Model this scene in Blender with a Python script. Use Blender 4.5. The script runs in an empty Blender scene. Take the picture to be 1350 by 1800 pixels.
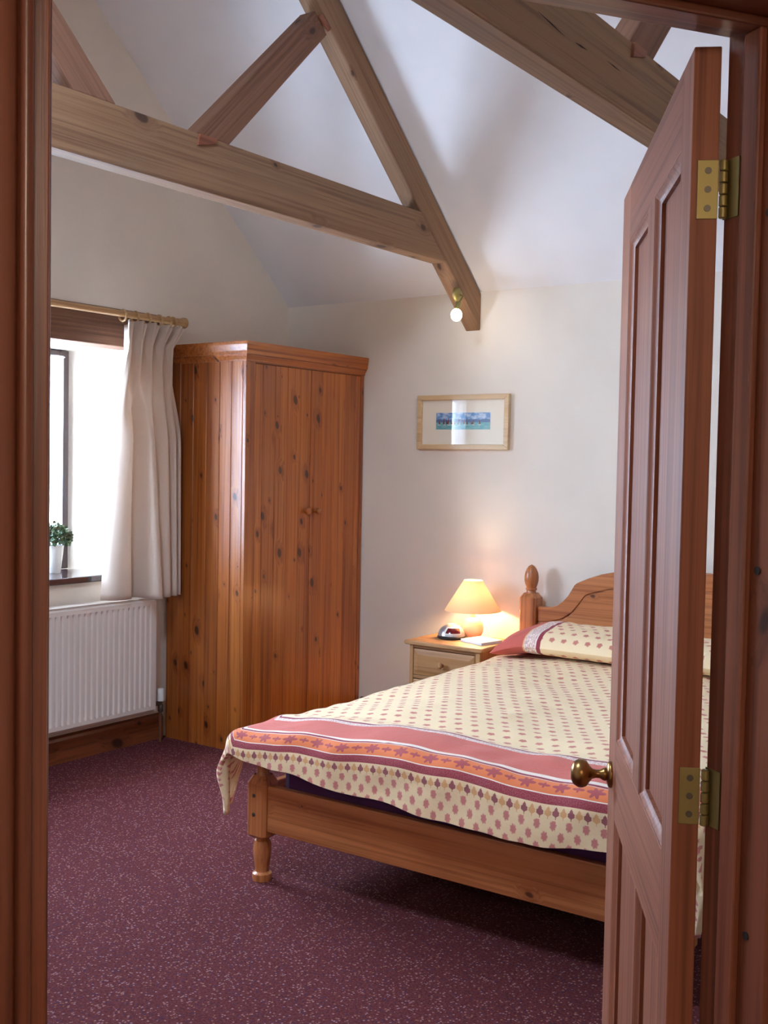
import bpy, bmesh, math, random
from mathutils import Vector, Matrix, noise

scene = bpy.context.scene
C = scene.collection
PI = math.pi
random.seed(7)

# ------------------------------------------------------------------ camera
cam_data = bpy.data.cameras.new('camera')
cam = bpy.data.objects.new('camera', cam_data)
C.objects.link(cam)
cam_data.sensor_fit = 'VERTICAL'
cam_data.sensor_height = 36.0
cam_data.lens = 39.6
cam_data.clip_start = 0.02
YAW, PITCH, ROLL = (math.radians(v) for v in (35.045, 2.517, 1.039))
cam.matrix_world = (Matrix.Translation((0, 0, 1.42)) @ Matrix.Rotation(YAW, 4, 'Z')
                    @ Matrix.Rotation(PI / 2 - PITCH, 4, 'X') @ Matrix.Rotation(ROLL, 4, 'Z'))
scene.camera = cam

# ------------------------------------------------------------------ world: bright overcast sky
world = bpy.data.worlds.new('overcast_sky')
scene.world = world
world.use_nodes = True
bg = world.node_tree.nodes["Background"]
bg.inputs['Color'].default_value = (0.585, 0.755, 1.0, 1)
SKY = 24.0
bg.inputs['Strength'].default_value = SKY

view = scene.view_settings
view.view_transform = 'Standard'
view.look = 'None'
view.gamma = 1.0
view.use_curve_mapping = False
view.exposure = 1.25

SPOT_POWER = 25.0      # emission of the spotlight's bulb
LAMP_POWER = 110.0      # emission of the bedside bulb
HALL_FILL_POWER = 10.0


def portal(name, loc, rot, sx, sy):
    d = bpy.data.lights.new(name, 'AREA')
    d.shape = 'RECTANGLE'
    d.size, d.size_y = sx, sy
    d.cycles.is_portal = True
    o = bpy.data.objects.new(name, d)
    C.objects.link(o)
    o.location = loc
    o.rotation_euler = rot
    return o


portal('window_portal', (-4.70, 3.05, 1.41), (0, -PI / 2, 0), 1.2, 1.4)
portal('rooflight_portal', (-2.12, 1.08, 3.02), (math.atan(0.87), 0, 0), 0.8, 1.0)

hd = bpy.data.lights.new('hall_fill_light', 'POINT')  # fill light added in the unseen hall, brightens door frame and front faces
hd.energy = HALL_FILL_POWER
hd.color = (1.0, 0.86, 0.72)
hd.shadow_soft_size = 0.15
ho = bpy.data.objects.new('hall_fill_light', hd)
C.objects.link(ho)
ho.location = (0.75, -0.85, 2.1)


# ------------------------------------------------------------------ node helpers
def lin(c):
    return tuple(((v / 255.0) / 12.92 if v / 255.0 <= 0.04045 else ((v / 255.0 + 0.055) / 1.055) ** 2.4) for v in c) + (1.0,)


class S:
    """a node socket with arithmetic"""
    def __init__(s, t, k):
        s.t, s.k = t, k

    def op(s, o, *a):
        n = s.t.nodes.new('ShaderNodeMath')
        n.operation = o
        for i, v in enumerate((s,) + a):
            if isinstance(v, S):
                s.t.links.new(v.k, n.inputs[i])
            else:
                n.inputs[i].default_value = v
        return S(s.t, n.outputs[0])

    def __add__(s, o): return s.op('ADD', o)
    def __sub__(s, o): return s.op('SUBTRACT', o)
    def __mul__(s, o): return s.op('MULTIPLY', o)
    def __truediv__(s, o): return s.op('DIVIDE', o)
    def lt(s, o): return s.op('LESS_THAN', o)
    def gt(s, o): return s.op('GREATER_THAN', o)
    def fract(s): return s.op('FRACT')
    def floor(s): return s.op('FLOOR')
    def abs(s): return s.op('ABSOLUTE')
    def maxi(s, o): return s.op('MAXIMUM', o)
    def mini(s, o): return s.op('MINIMUM', o)

    def smooth(s, a, b, lo=0.0, hi=1.0):
        n = s.t.nodes.new('ShaderNodeMapRange')
        n.interpolation_type = 'SMOOTHSTEP'
        s.t.links.new(s.k, n.inputs[0])
        for i, v in enumerate((a, b, lo, hi)):
            if isinstance(v, S):
                s.t.links.new(v.k, n.inputs[1 + i])
            else:
                n.inputs[1 + i].default_value = v
        return S(s.t, n.outputs[0])

    def band(s, a, b):
        return s.gt(a) * s.lt(b)


class Mat:
    def __init__(s, name, rough=0.5, coat=0.0, metal=0.0, spec=0.5, color=None):
        s.m = bpy.data.materials.new(name)
        s.m.use_nodes = True
        s.t = s.m.node_tree
        s.b = s.t.nodes['Principled BSDF']
        s.b.inputs['Roughness'].default_value = rough
        s.b.inputs['Metallic'].default_value = metal
        s.b.inputs['Specular IOR Level'].default_value = spec
        s.b.inputs['Coat Weight'].default_value = coat
        s.b.inputs['Coat Roughness'].default_value = 0.15
        if color is not None:
            s.b.inputs['Base Color'].default_value = lin(color)

    def node(s, typ, **kw):
        n = s.t.nodes.new(typ)
        for k, v in kw.items():
            setattr(n, k, v)
        return n

    def link(s, a, b):
        s.t.links.new(a.k if isinstance(a, S) else a, b)

    def set(s, n, name, v):
        if isinstance(v, S):
            s.t.links.new(v.k, n.inputs[name])
        elif hasattr(v, 'is_output'):
            s.t.links.new(v, n.inputs[name])
        else:
            n.inputs[name].default_value = v

    def coords(s, which='Object'):
        return s.node('ShaderNodeTexCoord').outputs[which]

    def sep(s, vec):
        n = s.node('ShaderNodeSeparateXYZ')
        s.link(vec, n.inputs[0])
        return [S(s.t, o) for o in n.outputs]

    def comb(s, x, y, z):
        n = s.node('ShaderNodeCombineXYZ')
        for i, v in enumerate((x, y, z)):
            s.set(n, i, v)
        return n.outputs[0]

    def noise(s, vec, scale, detail=2.0, rough=0.5, dist=0.0, dims='3D'):
        n = s.node('ShaderNodeTexNoise')
        n.noise_dimensions = dims
        s.link(vec, n.inputs['Vector'])
        n.inputs['Scale'].default_value = scale
        n.inputs['Detail'].default_value = detail
        n.inputs['Roughness'].default_value = rough
        n.inputs['Distortion'].default_value = dist
        return S(s.t, n.outputs[0])

    def voronoi(s, vec, scale, dims='2D', rnd=1.0):
        n = s.node('ShaderNodeTexVoronoi')
        n.voronoi_dimensions = dims
        s.link(vec, n.inputs['Vector'])
        n.inputs['Scale'].default_value = scale
        n.inputs['Randomness'].default_value = rnd
        return n

    def mix(s, f, a, b):
        n = s.node('ShaderNodeMix', data_type='RGBA')
        s.set(n, 'Factor', f) if not isinstance(f, S) else s.link(f, n.inputs[0])
        for i, v in ((6, a), (7, b)):
            if isinstance(v, (tuple, list)):
                n.inputs[i].default_value = v
            else:
                s.link(v, n.inputs[i])
        return n.outputs[2]

    def rnd(s):
        return S(s.t, s.node('ShaderNodeObjectInfo').outputs['Random'])

    def color(s, c):
        s.link(c, s.b.inputs['Base Color'])

    def bump(s, h, strength=0.2, dist=0.01):
        n = s.node('ShaderNodeBump')
        n.inputs['Strength'].default_value = strength
        n.inputs['Distance'].default_value = dist
        s.link(h, n.inputs['Height'])
        s.link(n.outputs[0], s.b.inputs['Normal'])


def wood(name, axis, base, dark, light, knot=(60, 25, 12), knot_scale=6.0, knot_keep=0.5, knot_size=0.11,
         rough=0.35, coat=0.3, vary=0.35, fine=1.0, wear=None, sawn=False, spec=0.5):
    m = Mat(name, rough=rough, coat=coat, spec=spec)
    x, y, z = m.sep(m.coords())
    r = m.rnd()
    if axis == 'Z':
        a, b, d = x + y * 0.93, z, x - y
    elif axis == 'X':
        a, b, d = y + z * 0.93, x, y - z
    else:
        a, b, d = x + z * 0.93, y, x - z
    a = a + r * 17.3
    b = b + r * 9.1
    # knots
    p2 = m.comb(a, b * 0.62 + a * 0.25, 0.0)
    wob = m.noise(m.comb(a * 3.0, b * 3.0, d), 6.0, 2)
    vor = m.voronoi(p2, knot_scale)
    dist = S(m.t, vor.outputs['Distance'])
    cs = m.node('ShaderNodeSeparateColor')
    m.link(vor.outputs['Color'], cs.inputs[0])
    cr, cg = S(m.t, cs.outputs[0]), S(m.t, cs.outputs[1])
    keep = cr.gt(1.0 - knot_keep)
    rad = (cg * cg) * (knot_size * 0.8) + knot_size * 0.2
    kn = ((dist + (wob - 0.5) * 0.06) / rad).smooth(0.55, 1.05, 1.0, 0.0) * keep
    halo = (dist / (rad * 3.2)).smooth(0.2, 1.0, 1.0, 0.0) * keep
    # grain, pulled round the knots
    ga = a + halo * 0.035
    g1 = m.noise(m.comb(ga * 60.0, b * 1.1, d * 60.0), 1.0, 3, 0.55, 0.35)
    g2 = m.noise(m.comb(ga * 9.0, b * 0.5, d * 6.0), 1.0, 2, 0.5, 0.8)
    g3 = m.noise(m.comb(ga * 260.0, b * 5.0, d * 260.0), 1.0, 2)
    c = m.mix(g2.smooth(0.3, 0.7), lin(base), lin(light))
    c = m.mix(g1.smooth(0.42, 0.72) * (0.75 * fine), c, lin(dark))
    c = m.mix(g3.smooth(0.5, 0.8) * (0.25 * fine), c, lin(dark))
    c = m.mix(((r * 7.31).fract() - 0.3).maxi(0.0) * vary, c, lin(dark))
    c = m.mix(halo * 0.45, c, lin(dark))
    if wear is not None:
        w = m.noise(m.comb(a * 3.0, b * 1.2, d * 3.0), 1.3, 3, 0.6)
        c = m.mix(w.smooth(0.42, 0.7) * 0.5, c, lin(wear))
    c = m.mix(kn * 0.9, c, lin(knot))
    m.color(c)
    h = g1 * 0.6 + g3 * 0.4
    if sawn:
        sw = m.noise(m.comb(a * 2.0, b * 90.0, d * 2.0), 1.0, 1)
        h = h + sw * 0.8
    m.bump(h, 0.12, 0.004)
    return m.m


PINE = dict(base=(172, 94, 36), dark=(118, 52, 18), light=(192, 114, 48), knot=(54, 20, 10))
M = {}
for ax in 'XYZ':
    M['ward' + ax] = wood('varnished_pine_' + ax, ax, rough=0.32, coat=0.3, knot_scale=7.5, knot_keep=0.85, knot_size=0.13, vary=0.75, **PINE)
    M['bed' + ax] = wood('bed_pine_' + ax, ax, (186, 112, 62), (140, 74, 36), (202, 130, 78), (70, 30, 16),
                         knot_scale=5.0, knot_keep=0.8, knot_size=0.11, rough=0.35, coat=0.25)
    M['door' + ax] = wood('door_pine_' + ax, ax, (146, 88, 64), (102, 58, 42), (162, 102, 76), (66, 34, 26),
                          knot_scale=2.0, knot_keep=0.12, rough=0.48, coat=0.0, vary=0.2, spec=0.22)
    M['frame' + ax] = wood('frame_pine_' + ax, ax, (126, 72, 52), (86, 46, 34), (142, 84, 60), (42, 22, 16),
                           knot_scale=3.5, knot_keep=0.35, knot_size=0.06, rough=0.32, coat=0.35, vary=0.2)
    M['beam' + ax] = wood('truss_oak_' + ax, ax, (150, 110, 78), (104, 70, 48), (166, 126, 92), (66, 40, 28),
                          knot_scale=3.6, knot_keep=0.75, knot_size=0.10, rough=0.75, coat=0.0, wear=(132, 106, 82), sawn=True)
    M['strut' + ax] = wood('strut_oak_' + ax, ax, (132, 90, 66), (96, 60, 42), (146, 102, 78), (64, 38, 28),
                           knot_scale=4.0, knot_keep=0.7, knot_size=0.08, rough=0.75, coat=0.0, sawn=True)
    M['night' + ax] = wood('bedside_pine_' + ax, ax, (176, 126, 76), (144, 94, 54), (194, 146, 94), (90, 50, 26),
                           knot_scale=4.0, knot_keep=0.2, rough=0.5, coat=0.0)
    M['pole' + ax] = wood('pole_beech_' + ax, ax, (196, 152, 100), (160, 112, 70), (208, 168, 120),
                          knot_keep=0.02, rough=0.4, coat=0.2)
    M['lintel' + ax] = wood('lintel_oak_' + ax, ax, (124, 84, 60), (84, 54, 38), (140, 98, 72), (50, 30, 20),
                            knot_scale=3.0, knot_keep=0.3, rough=0.7, coat=0.0, sawn=True)
    M['skirt' + ax] = wood('skirting_pine_' + ax, ax, (120, 62, 34), (80, 38, 20), (138, 76, 42), (40, 18, 10),
                           knot_scale=4.0, knot_keep=0.35, rough=0.35, coat=0.3)
M['maple'] = wood('picture_frame_maple', 'X', (214, 178, 130), (190, 150, 104), (222, 190, 146), knot_keep=0.02, rough=0.4, coat=0.2)

# painted plaster
def plaster(name, col, bump=0.12):
    m = Mat(name, rough=0.85, spec=0.25)
    co = m.coords()
    n1 = m.noise(co, 2.2, 3)
    a = lin(col)
    b = tuple(v * 0.94 for v in a[:3]) + (1,)
    m.color(m.mix(n1.smooth(0.35, 0.7), a, b))
    m.bump(m.noise(co, 55.0, 4) + m.noise(co, 7.0, 3) * 2.0, bump, 0.006)
    return m.m


M['plaster'] = plaster('cream_plaster', (234, 221, 206))
M['ceiling'] = plaster('white_ceiling_paint', (238, 234, 234))

# carpet
def carpet():
    m = Mat('speckled_maroon_carpet', rough=0.95, spec=0.1)
    co = m.coords()
    n = m.noise(co, 130.0, 2, 0.6)
    big = m.noise(co, 1.2, 3)
    c = m.mix(n.smooth(0.35, 0.65), lin((88, 40, 42)), lin((110, 56, 58)))
    v = m.voronoi(co, 120.0, '3D')
    d = S(m.t, v.outputs['Distance'])
    cs = m.node('ShaderNodeSeparateColor')
    m.link(v.outputs['Color'], cs.inputs[0])
    r1, r2 = S(m.t, cs.outputs[0]), S(m.t, cs.outputs[1])
    spot = d.lt(0.38)
    c = m.mix(spot * r1.gt(0.74) * 0.85, c, lin((158, 120, 124)))
    c = m.mix(spot * r1.lt(0.22) * 0.8, c, lin((66, 50, 80)))
    c = m.mix(spot * r2.gt(0.88) * 0.8, c, lin((150, 104, 84)))
    c = m.mix(big.smooth(0.35, 0.7) * 0.18, c, lin((62, 18, 18)))
    m.color(c)
    m.bump(m.noise(co, 210.0, 2) + (S(m.t, v.outputs['Distance']) * -0.8), 0.5, 0.006)
    return m.m


M['carpet'] = carpet()


def fabric(name, col, col2=None, rough=0.9, weave=900.0, transl=0.0):
    m = Mat(name, rough=rough, spec=0.15)
    co = m.coords()
    n = m.noise(co, weave, 2)
    a = lin(col)
    b = lin(col2) if col2 else tuple(v * 0.88 for v in a[:3]) + (1,)
    c = m.mix(n.smooth(0.35, 0.65), a, b)
    m.color(c)
    m.b.inputs['Sheen Weight'].default_value = 0.15
    m.bump(n, 0.15, 0.001)
    if transl:
        tr = m.node('ShaderNodeBsdfTranslucent')
        m.link(c, tr.inputs['Color'])
        mx = m.node('ShaderNodeMixShader')
        mx.inputs[0].default_value = transl
        m.link(m.b.outputs[0], mx.inputs[1])
        m.link(tr.outputs[0], mx.inputs[2])
        m.link(mx.outputs[0], m.t.nodes['Material Output'].inputs[0])
    return m.m


M['curtain'] = fabric('cream_curtain_cotton', (230, 211, 195), transl=0.2)
M['mattress'] = fabric('purple_base_cloth', (88, 48, 92))

M['white_metal'] = Mat('white_radiator_enamel', rough=0.35, color=(232, 222, 214)).m
M['white_plastic'] = Mat('white_plastic', rough=0.4, color=(232, 230, 226)).m
M['ceramic'] = Mat('white_glazed_ceramic', rough=0.2, coat=0.4, color=(236, 234, 226)).m
M['lamp_ceramic'] = Mat('peach_ceramic', rough=0.35, coat=0.2, color=(226, 186, 160)).m
M['brass'] = Mat('polished_brass', rough=0.5, metal=0.85, color=(150, 136, 88)).m
M['old_brass'] = Mat('tarnished_brass', rough=0.3, metal=1.0, color=(150, 112, 66)).m
M['steel'] = Mat('bright_steel', rough=0.5, metal=0.9, color=(104, 98, 88)).m
M['copper'] = Mat('painted_pipe', rough=0.4, color=(110, 70, 50)).m
M['dark_frame'] = Mat('dark_brown_window_paint', rough=0.4, color=(52, 32, 30)).m
M['sill'] = Mat('dark_varnished_sill', rough=0.18, coat=0.6, color=(48, 28, 30)).m
M['silver'] = Mat('silver_plastic', rough=0.3, metal=0.7, color=(190, 192, 196)).m
M['black_plastic'] = Mat('black_plastic', rough=0.35, color=(34, 34, 38)).m
M['red_display'] = Mat('dark_red_display', rough=0.08, coat=0.6, color=(92, 12, 20)).m
M['paper'] = Mat('white_paper', rough=0.6, color=(240, 238, 236)).m
M['mount'] = Mat('cream_mount_board', rough=0.8, color=(244, 230, 208)).m
M['dark_gap'] = Mat('dark_wood_gap', rough=0.9, color=(40, 20, 12)).m
M['leaf'] = Mat('dark_green_leaf', rough=0.5, color=(66, 92, 58)).m
M['leaf2'] = Mat('brown_green_leaf', rough=0.6, color=(84, 84, 54)).m
M['bloom'] = Mat('pale_green_bloom', rough=0.6, color=(172, 188, 122)).m


def emitter(name, col, strength):
    m = bpy.data.materials.new(name)
    m.use_nodes = True
    t = m.node_tree
    t.nodes.remove(t.nodes['Principled BSDF'])
    e = t.nodes.new('ShaderNodeEmission')
    e.inputs[0].default_value = col + (1,)
    e.inputs[1].default_value = strength
    t.links.new(e.outputs[0], t.nodes['Material Output'].inputs[0])
    return m


M['spot_bulb'] = emitter('lit_spot_bulb', (1.0, 0.84, 0.62), SPOT_POWER)
M['lamp_bulb'] = emitter('lit_bedside_bulb', (1.0, 0.70, 0.38), LAMP_POWER)


def glass(name, refl=1.0):
    m = bpy.data.materials.new(name)
    m.use_nodes = True
    t = m.node_tree
    t.nodes.remove(t.nodes['Principled BSDF'])
    fr = t.nodes.new('ShaderNodeFresnel')
    fr.inputs[0].default_value = 1.5
    mu = t.nodes.new('ShaderNodeMath')
    mu.operation = 'MULTIPLY'
    mu.inputs[1].default_value = refl
    geo = t.nodes.new('ShaderNodeNewGeometry')
    inv = t.nodes.new('ShaderNodeMath')
    inv.operation = 'SUBTRACT'
    inv.inputs[0].default_value = 1.0
    t.links.new(geo.outputs['Backfacing'], inv.inputs[1])
    m0 = t.nodes.new('ShaderNodeMath')
    m0.operation = 'MULTIPLY'
    t.links.new(fr.outputs[0], m0.inputs[0])
    t.links.new(inv.outputs[0], m0.inputs[1])
    t.links.new(m0.outputs[0], mu.inputs[0])
    tr = t.nodes.new('ShaderNodeBsdfTransparent')
    gl = t.nodes.new('ShaderNodeBsdfGlossy')
    gl.inputs['Roughness'].default_value = 0.02
    mx = t.nodes.new('ShaderNodeMixShader')
    t.links.new(mu.outputs[0], mx.inputs[0])
    t.links.new(tr.outputs[0], mx.inputs[1])
    t.links.new(gl.outputs[0], mx.inputs[2])
    t.links.new(mx.outputs[0], t.nodes['Material Output'].inputs[0])
    return m


M['glass'] = glass('clear_window_glass')
M['picture_glass'] = glass('picture_glass', 1.1)


def sheer(name, col, transp, transl):
    m = bpy.data.materials.new(name)
    m.use_nodes = True
    t = m.node_tree
    b = t.nodes['Principled BSDF']
    b.inputs['Base Color'].default_value = lin(col)
    b.inputs['Roughness'].default_value = 0.8
    tl = t.nodes.new('ShaderNodeBsdfTranslucent')
    tl.inputs[0].default_value = lin(col)
    tp = t.nodes.new('ShaderNodeBsdfTransparent')
    m1 = t.nodes.new('ShaderNodeMixShader')
    m1.inputs[0].default_value = transl
    t.links.new(b.outputs[0], m1.inputs[1])
    t.links.new(tl.outputs[0], m1.inputs[2])
    m2 = t.nodes.new('ShaderNodeMixShader')
    m2.inputs[0].default_value = transp
    t.links.new(m1.outputs[0], m2.inputs[1])
    t.links.new(tp.outputs[0], m2.inputs[2])
    t.links.new(m2.outputs[0], t.nodes['Material Output'].inputs[0])
    return m


M['net'] = sheer('sheer_white_net', (245, 248, 250), 0.40, 0.6)
M['shade'] = sheer('cream_paper_shade', (228, 192, 148), 0.0, 0.07)


# printed bed linen; UV is in metres of cloth: u across, v from the foot hem
def linen(name, stripes):
    m = Mat(name, rough=0.85, spec=0.15)
    u, v, _ = m.sep(m.coords('UV'))
    uv = m.comb(u, v, 0.0)
    cream = lin((246, 218, 174))
    maroon, pink, orange, white = lin((150, 62, 72)), lin((210, 108, 94)), lin((228, 128, 82)), lin((244, 226, 212))
    mott = m.noise(uv, 220.0, 2)
    c = m.mix(mott.smooth(0.4, 0.7) * 0.3, cream, lin((250, 226, 188)))

    nz = m.noise(uv, 480.0, 1)

    def sprig(su, sv, hw, hh, lobes, off=0.0):
        row = (v / sv + off).floor()
        uu = u / su + (row * 0.5).fract()
        p = (uu.fract() - 0.5) * (su / hw)
        q = ((v / sv + off).fract() - 0.5) * (sv / hh)
        ang = q.op('ARCTAN2', p)
        rr = (p * p + q * q).op('SQRT') + (nz - 0.5) * 0.95
        return (rr - (ang * lobes).op('COSINE') * 0.09).smooth(0.74, 0.9, 1.0, 0.0)

    c2 = m.mix(sprig(0.057, 0.050, 0.0150, 0.0125, 5.0) * 0.8, c, lin((198, 92, 90)))
    if stripes == 'duvet':
        field = v.gt(0.45) * v.lt(2.0)
        c = m.mix(field, c, c2)
        # foot: two rows of sprigs and one row of leaves
        sg = sprig(0.048, 0.031, 0.0112, 0.0160, 7.0, 0.28)
        c = m.mix(v.lt(0.080) * sg * 0.78, c, lin((204, 96, 108)))
        p = ((u / 0.0235).fract() - 0.5) * 0.0235
        q = v - 0.100
        tooth = (q * 760.0).op('SINE') * 0.16 + 1.0
        edge = (q * -1.0 + 0.0155).maxi(0.0).mini((q + 0.0120) * 2.0) * 0.66 * tooth
        leaf = (p.abs().lt(edge) * q.abs().lt(0.0155)).maxi(p.abs().lt(0.0011) * q.band(-0.0165, 0.0))
        odd = ((u / 0.0235).floor() * 0.5).fract().gt(0.25)
        lc = m.mix(odd, lin((156, 76, 92)), lin((232, 172, 116)))
        c = m.mix(leaf * 0.9, c, lc)
        scroll = m.noise(uv, 300.0, 1).smooth(0.45, 0.55)

        def put(c, a, b, col):
            return m.mix(v.band(a, b), c, col)
        c = put(c, 0.119, 0.142, m.mix(scroll * 0.35, maroon, lin((196, 120, 118))))
        c = put(c, 0.142, 0.145, white)
        # orange band with a running leaf chain
        cu = ((u / 0.105).fract() - 0.5) * 0.105
        cq = v - 0.170
        ca = cq.op('ARCTAN2', cu)
        cr = (cu * cu * 0.55 + cq * cq).op('SQRT')
        big = cr.lt(((ca * 6.0).op('COSINE') * 0.25 + 0.8) * 0.0195)
        cu2 = ((u / 0.105 + 0.5).fract() - 0.5) * 0.105
        cr2 = (cu2 * cu2 * 0.4 + cq * cq).op('SQRT')
        ca2 = cq.op('ARCTAN2', cu2)
        small = cr2.lt(((ca2 * 4.0).op('COSINE') * 0.3 + 0.75) * 0.011)
        c = put(c, 0.145, 0.196, m.mix(big.maxi(small) * 0.9, orange, lin((172, 84, 92))))
        c = put(c, 0.196, 0.199, white)
        c = put(c, 0.199, 0.211, maroon)
        c = put(c, 0.211, 0.229, white)
        c = put(c, 0.229, 0.392, m.mix(mott.smooth(0.3, 0.7) * 0.35, pink, lin((216, 128, 116))))
        lace = m.noise(uv, 170.0, 1, 0.5, 1.0).smooth(0.46, 0.52)
        c = put(c, 0.392, 0.425, m.mix(lace * 0.65, white, lin((190, 130, 130))))
        c = put(c, 0.425, 0.441, maroon)
        c = put(c, 0.441, 0.446, white)
        # head
        c = put(c, 2.000, 2.020, maroon)
        c = put(c, 2.020, 2.024, white)
        c = put(c, 2.024, 2.070, m.mix(big * 0.0, orange, orange))
        c = put(c, 2.070, 2.40, m.mix(mott.smooth(0.3, 0.7) * 0.5, lin((168, 74, 78)), maroon))
    else:
        # pillowcase: red border at u < 0.2, lace and maroon piping
        c = m.mix(u.gt(0.26), c, c2)
        lace = m.noise(uv, 150.0, 1, 0.5, 1.2).smooth(0.46, 0.52)
        c = m.mix(u.lt(0.265), c, maroon)
        c = m.mix(u.lt(0.245), c, white)
        c = m.mix(u.lt(0.240), c, m.mix(lace * 0.6, white, lin((182, 116, 122))))
        c = m.mix(u.lt(0.187), c, lin((232, 180, 130)))
        c = m.mix(u.lt(0.180), c, m.mix(mott.smooth(0.3, 0.7) * 0.35, lin((200, 96, 84)), lin((208, 112, 100))))
    m.color(c)
    m.b.inputs['Sheen Weight'].default_value = 0.1
    m.bump(m.noise(uv, 16.0, 3), 0.25, 0.02)
    return m.m


M['duvet'] = linen('printed_duvet_cotton', 'duvet')
M['pillow'] = linen('printed_pillow_cotton', 'pillow')


# ------------------------------------------------------------------ mesh helpers
class B:
    def __init__(s):
        s.v, s.f = [], []

    def add(s, vs, fs):
        n = len(s.v)
        s.v += [tuple(p) for p in vs]
        s.f += [tuple(i + n for i in f) for f in fs]
        return s

    def box(s, x0, x1, y0, y1, z0, z1):
        vs = [(x, y, z) for z in (z0, z1) for y in (y0, y1) for x in (x0, x1)]
        return s.add(vs, [(0, 2, 3, 1), (4, 5, 7, 6), (0, 1, 5, 4), (2, 6, 7, 3), (0, 4, 6, 2), (1, 3, 7, 5)])

    def hexa(s, p):
        return s.add(p, [(0, 3, 2, 1), (4, 5, 6, 7), (0, 1, 5, 4), (1, 2, 6, 5), (2, 3, 7, 6), (3, 0, 4, 7)])

    def prism(s, poly, axis, a0, a1):
        """poly of 2D points extruded along axis: X -> (y,z), Y -> (x,z), Z -> (x,y)"""
        def pt(p, a):
            return {'X': (a, p[0], p[1]), 'Y': (p[0], a, p[1]), 'Z': (p[0], p[1], a)}[axis]
        n = len(poly)
        vs = [pt(p, a0) for p in poly] + [pt(p, a1) for p in poly]
        fs = [tuple(range(n)), tuple(range(2 * n - 1, n - 1, -1))]
        fs += [(i, (i + 1) % n, n + (i + 1) % n, n + i) for i in range(n)]
        return s.add(vs, fs)

    def lathe(s, prof, cx=0, cy=0, cz=0, n=24, axis='Z'):
        """prof: (radius, height) list"""
        vs, fs = [], []
        for r, h in prof:
            for k in range(n):
                a = 2 * PI * k / n
                p = (r * math.cos(a), r * math.sin(a), h)
                if axis == 'X':
                    p = (p[2], p[0], p[1])
                elif axis == 'Y':
                    p = (p[1], p[2], p[0])
                vs.append((p[0] + cx, p[1] + cy, p[2] + cz))
        for i in range(len(prof) - 1):
            for k in range(n):
                k2 = (k + 1) % n
                fs.append((i * n + k, i * n + k2, (i + 1) * n + k2, (i + 1) * n + k))
        fs.append(tuple(range(n - 1, -1, -1)))
        fs.append(tuple(range((len(prof) - 1) * n, len(prof) * n)))
        return s.add(vs, fs)

    def tube(s, pts, r, n=10):
        vs, fs = [], []
        pts = [Vector(p) for p in pts]
        for i, p in enumerate(pts):
            d = (pts[min(i + 1, len(pts) - 1)] - pts[max(i - 1, 0)]).normalized()
            up = Vector((0, 0, 1)) if abs(d.z) < 0.9 else Vector((1, 0, 0))
            e1 = d.cross(up).normalized()
            e2 = d.cross(e1)
            for k in range(n):
                a = 2 * PI * k / n
                vs.append(p + e1 * (r * math.cos(a)) + e2 * (r * math.sin(a)))
        for i in range(len(pts) - 1):
            for k in range(n):
                k2 = (k + 1) % n
                fs.append((i * n + k, i * n + k2, (i + 1) * n + k2, (i + 1) * n + k))
        fs.append(tuple(range(n)))
        fs.append(tuple(range((len(pts) - 1) * n, len(pts) * n)))
        return s.add(vs, fs)

    def grid(s, rows, closed=False):
        """rows: list of equal-length point lists"""
        n = len(rows[0])
        vs = [p for r in rows for p in r]
        fs = []
        for i in range(len(rows) - 1):
            for k in range(n - (0 if closed else 1)):
                k2 = (k + 1) % n
                fs.append((i * n + k, i * n + k2, (i + 1) * n + k2, (i + 1) * n + k))
        return s.add(vs, fs)

    def ball(s, c, rx, ry, rz, n=16, m=10):
        prof = []
        vs, fs = [], []
        for i in range(1, m):
            t = PI * i / m
            for k in range(n):
                a = 2 * PI * k / n
                vs.append((c[0] + rx * math.sin(t) * math.cos(a), c[1] + ry * math.sin(t) * math.sin(a), c[2] + rz * math.cos(t)))
        for i in range(m - 2):
            for k in range(n):
                k2 = (k + 1) % n
                fs.append((i * n + k, (i + 1) * n + k, (i + 1) * n + k2, i * n + k2))
        t0, b0 = len(vs), len(vs) + 1
        vs += [(c[0], c[1], c[2] + rz), (c[0], c[1], c[2] - rz)]
        for k in range(n):
            k2 = (k + 1) % n
            fs.append((t0, k, k2))
            fs.append((b0, (m - 2) * n + k2, (m - 2) * n + k))
        return s.add(vs, fs)


def mesh_of(name, b, mat, off=(0, 0, 0), smooth=False, fix=True):
    me = bpy.data.meshes.new(name)
    me.from_pydata([(p[0] - off[0], p[1] - off[1], p[2] - off[2]) for p in b.v], [], b.f)
    if fix:
        bm = bmesh.new()
        bm.from_mesh(me)
        bmesh.ops.recalc_face_normals(bm, faces=bm.faces)
        bm.to_mesh(me)
        bm.free()
    me.materials.append(mat)
    if smooth:
        me.polygons.foreach_set('use_smooth', [True] * len(me.polygons))
        me.set_sharp_from_angle(angle=math.radians(smooth if smooth is not True else 40))
    me.update()
    return me


def bevel(o, w, seg=2):
    md = o.modifiers.new('bevel', 'BEVEL')
    md.width = w
    md.segments = seg
    md.limit_method = 'ANGLE'
    md.angle_limit = math.radians(35)
    return o


def tag(o, label=None, cat=None, group=None, kind=None):
    if label: o['label'] = label
    if cat: o['category'] = cat
    if group: o['group'] = group
    if kind: o['kind'] = kind
    return o


def root(name, loc, label=None, cat=None, rz=0.0, group=None, kind=None):
    o = bpy.data.objects.new(name, None)
    C.objects.link(o)
    o.empty_display_size = 0.1
    o.location = loc
    o.rotation_euler = (0, 0, rz)
    return tag(o, label, cat, group, kind)


def origin_of(p):
    while p is not None and p.parent is not None:
        p = p.parent
    return tuple(p.location) if p is not None else (0, 0, 0)


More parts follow.
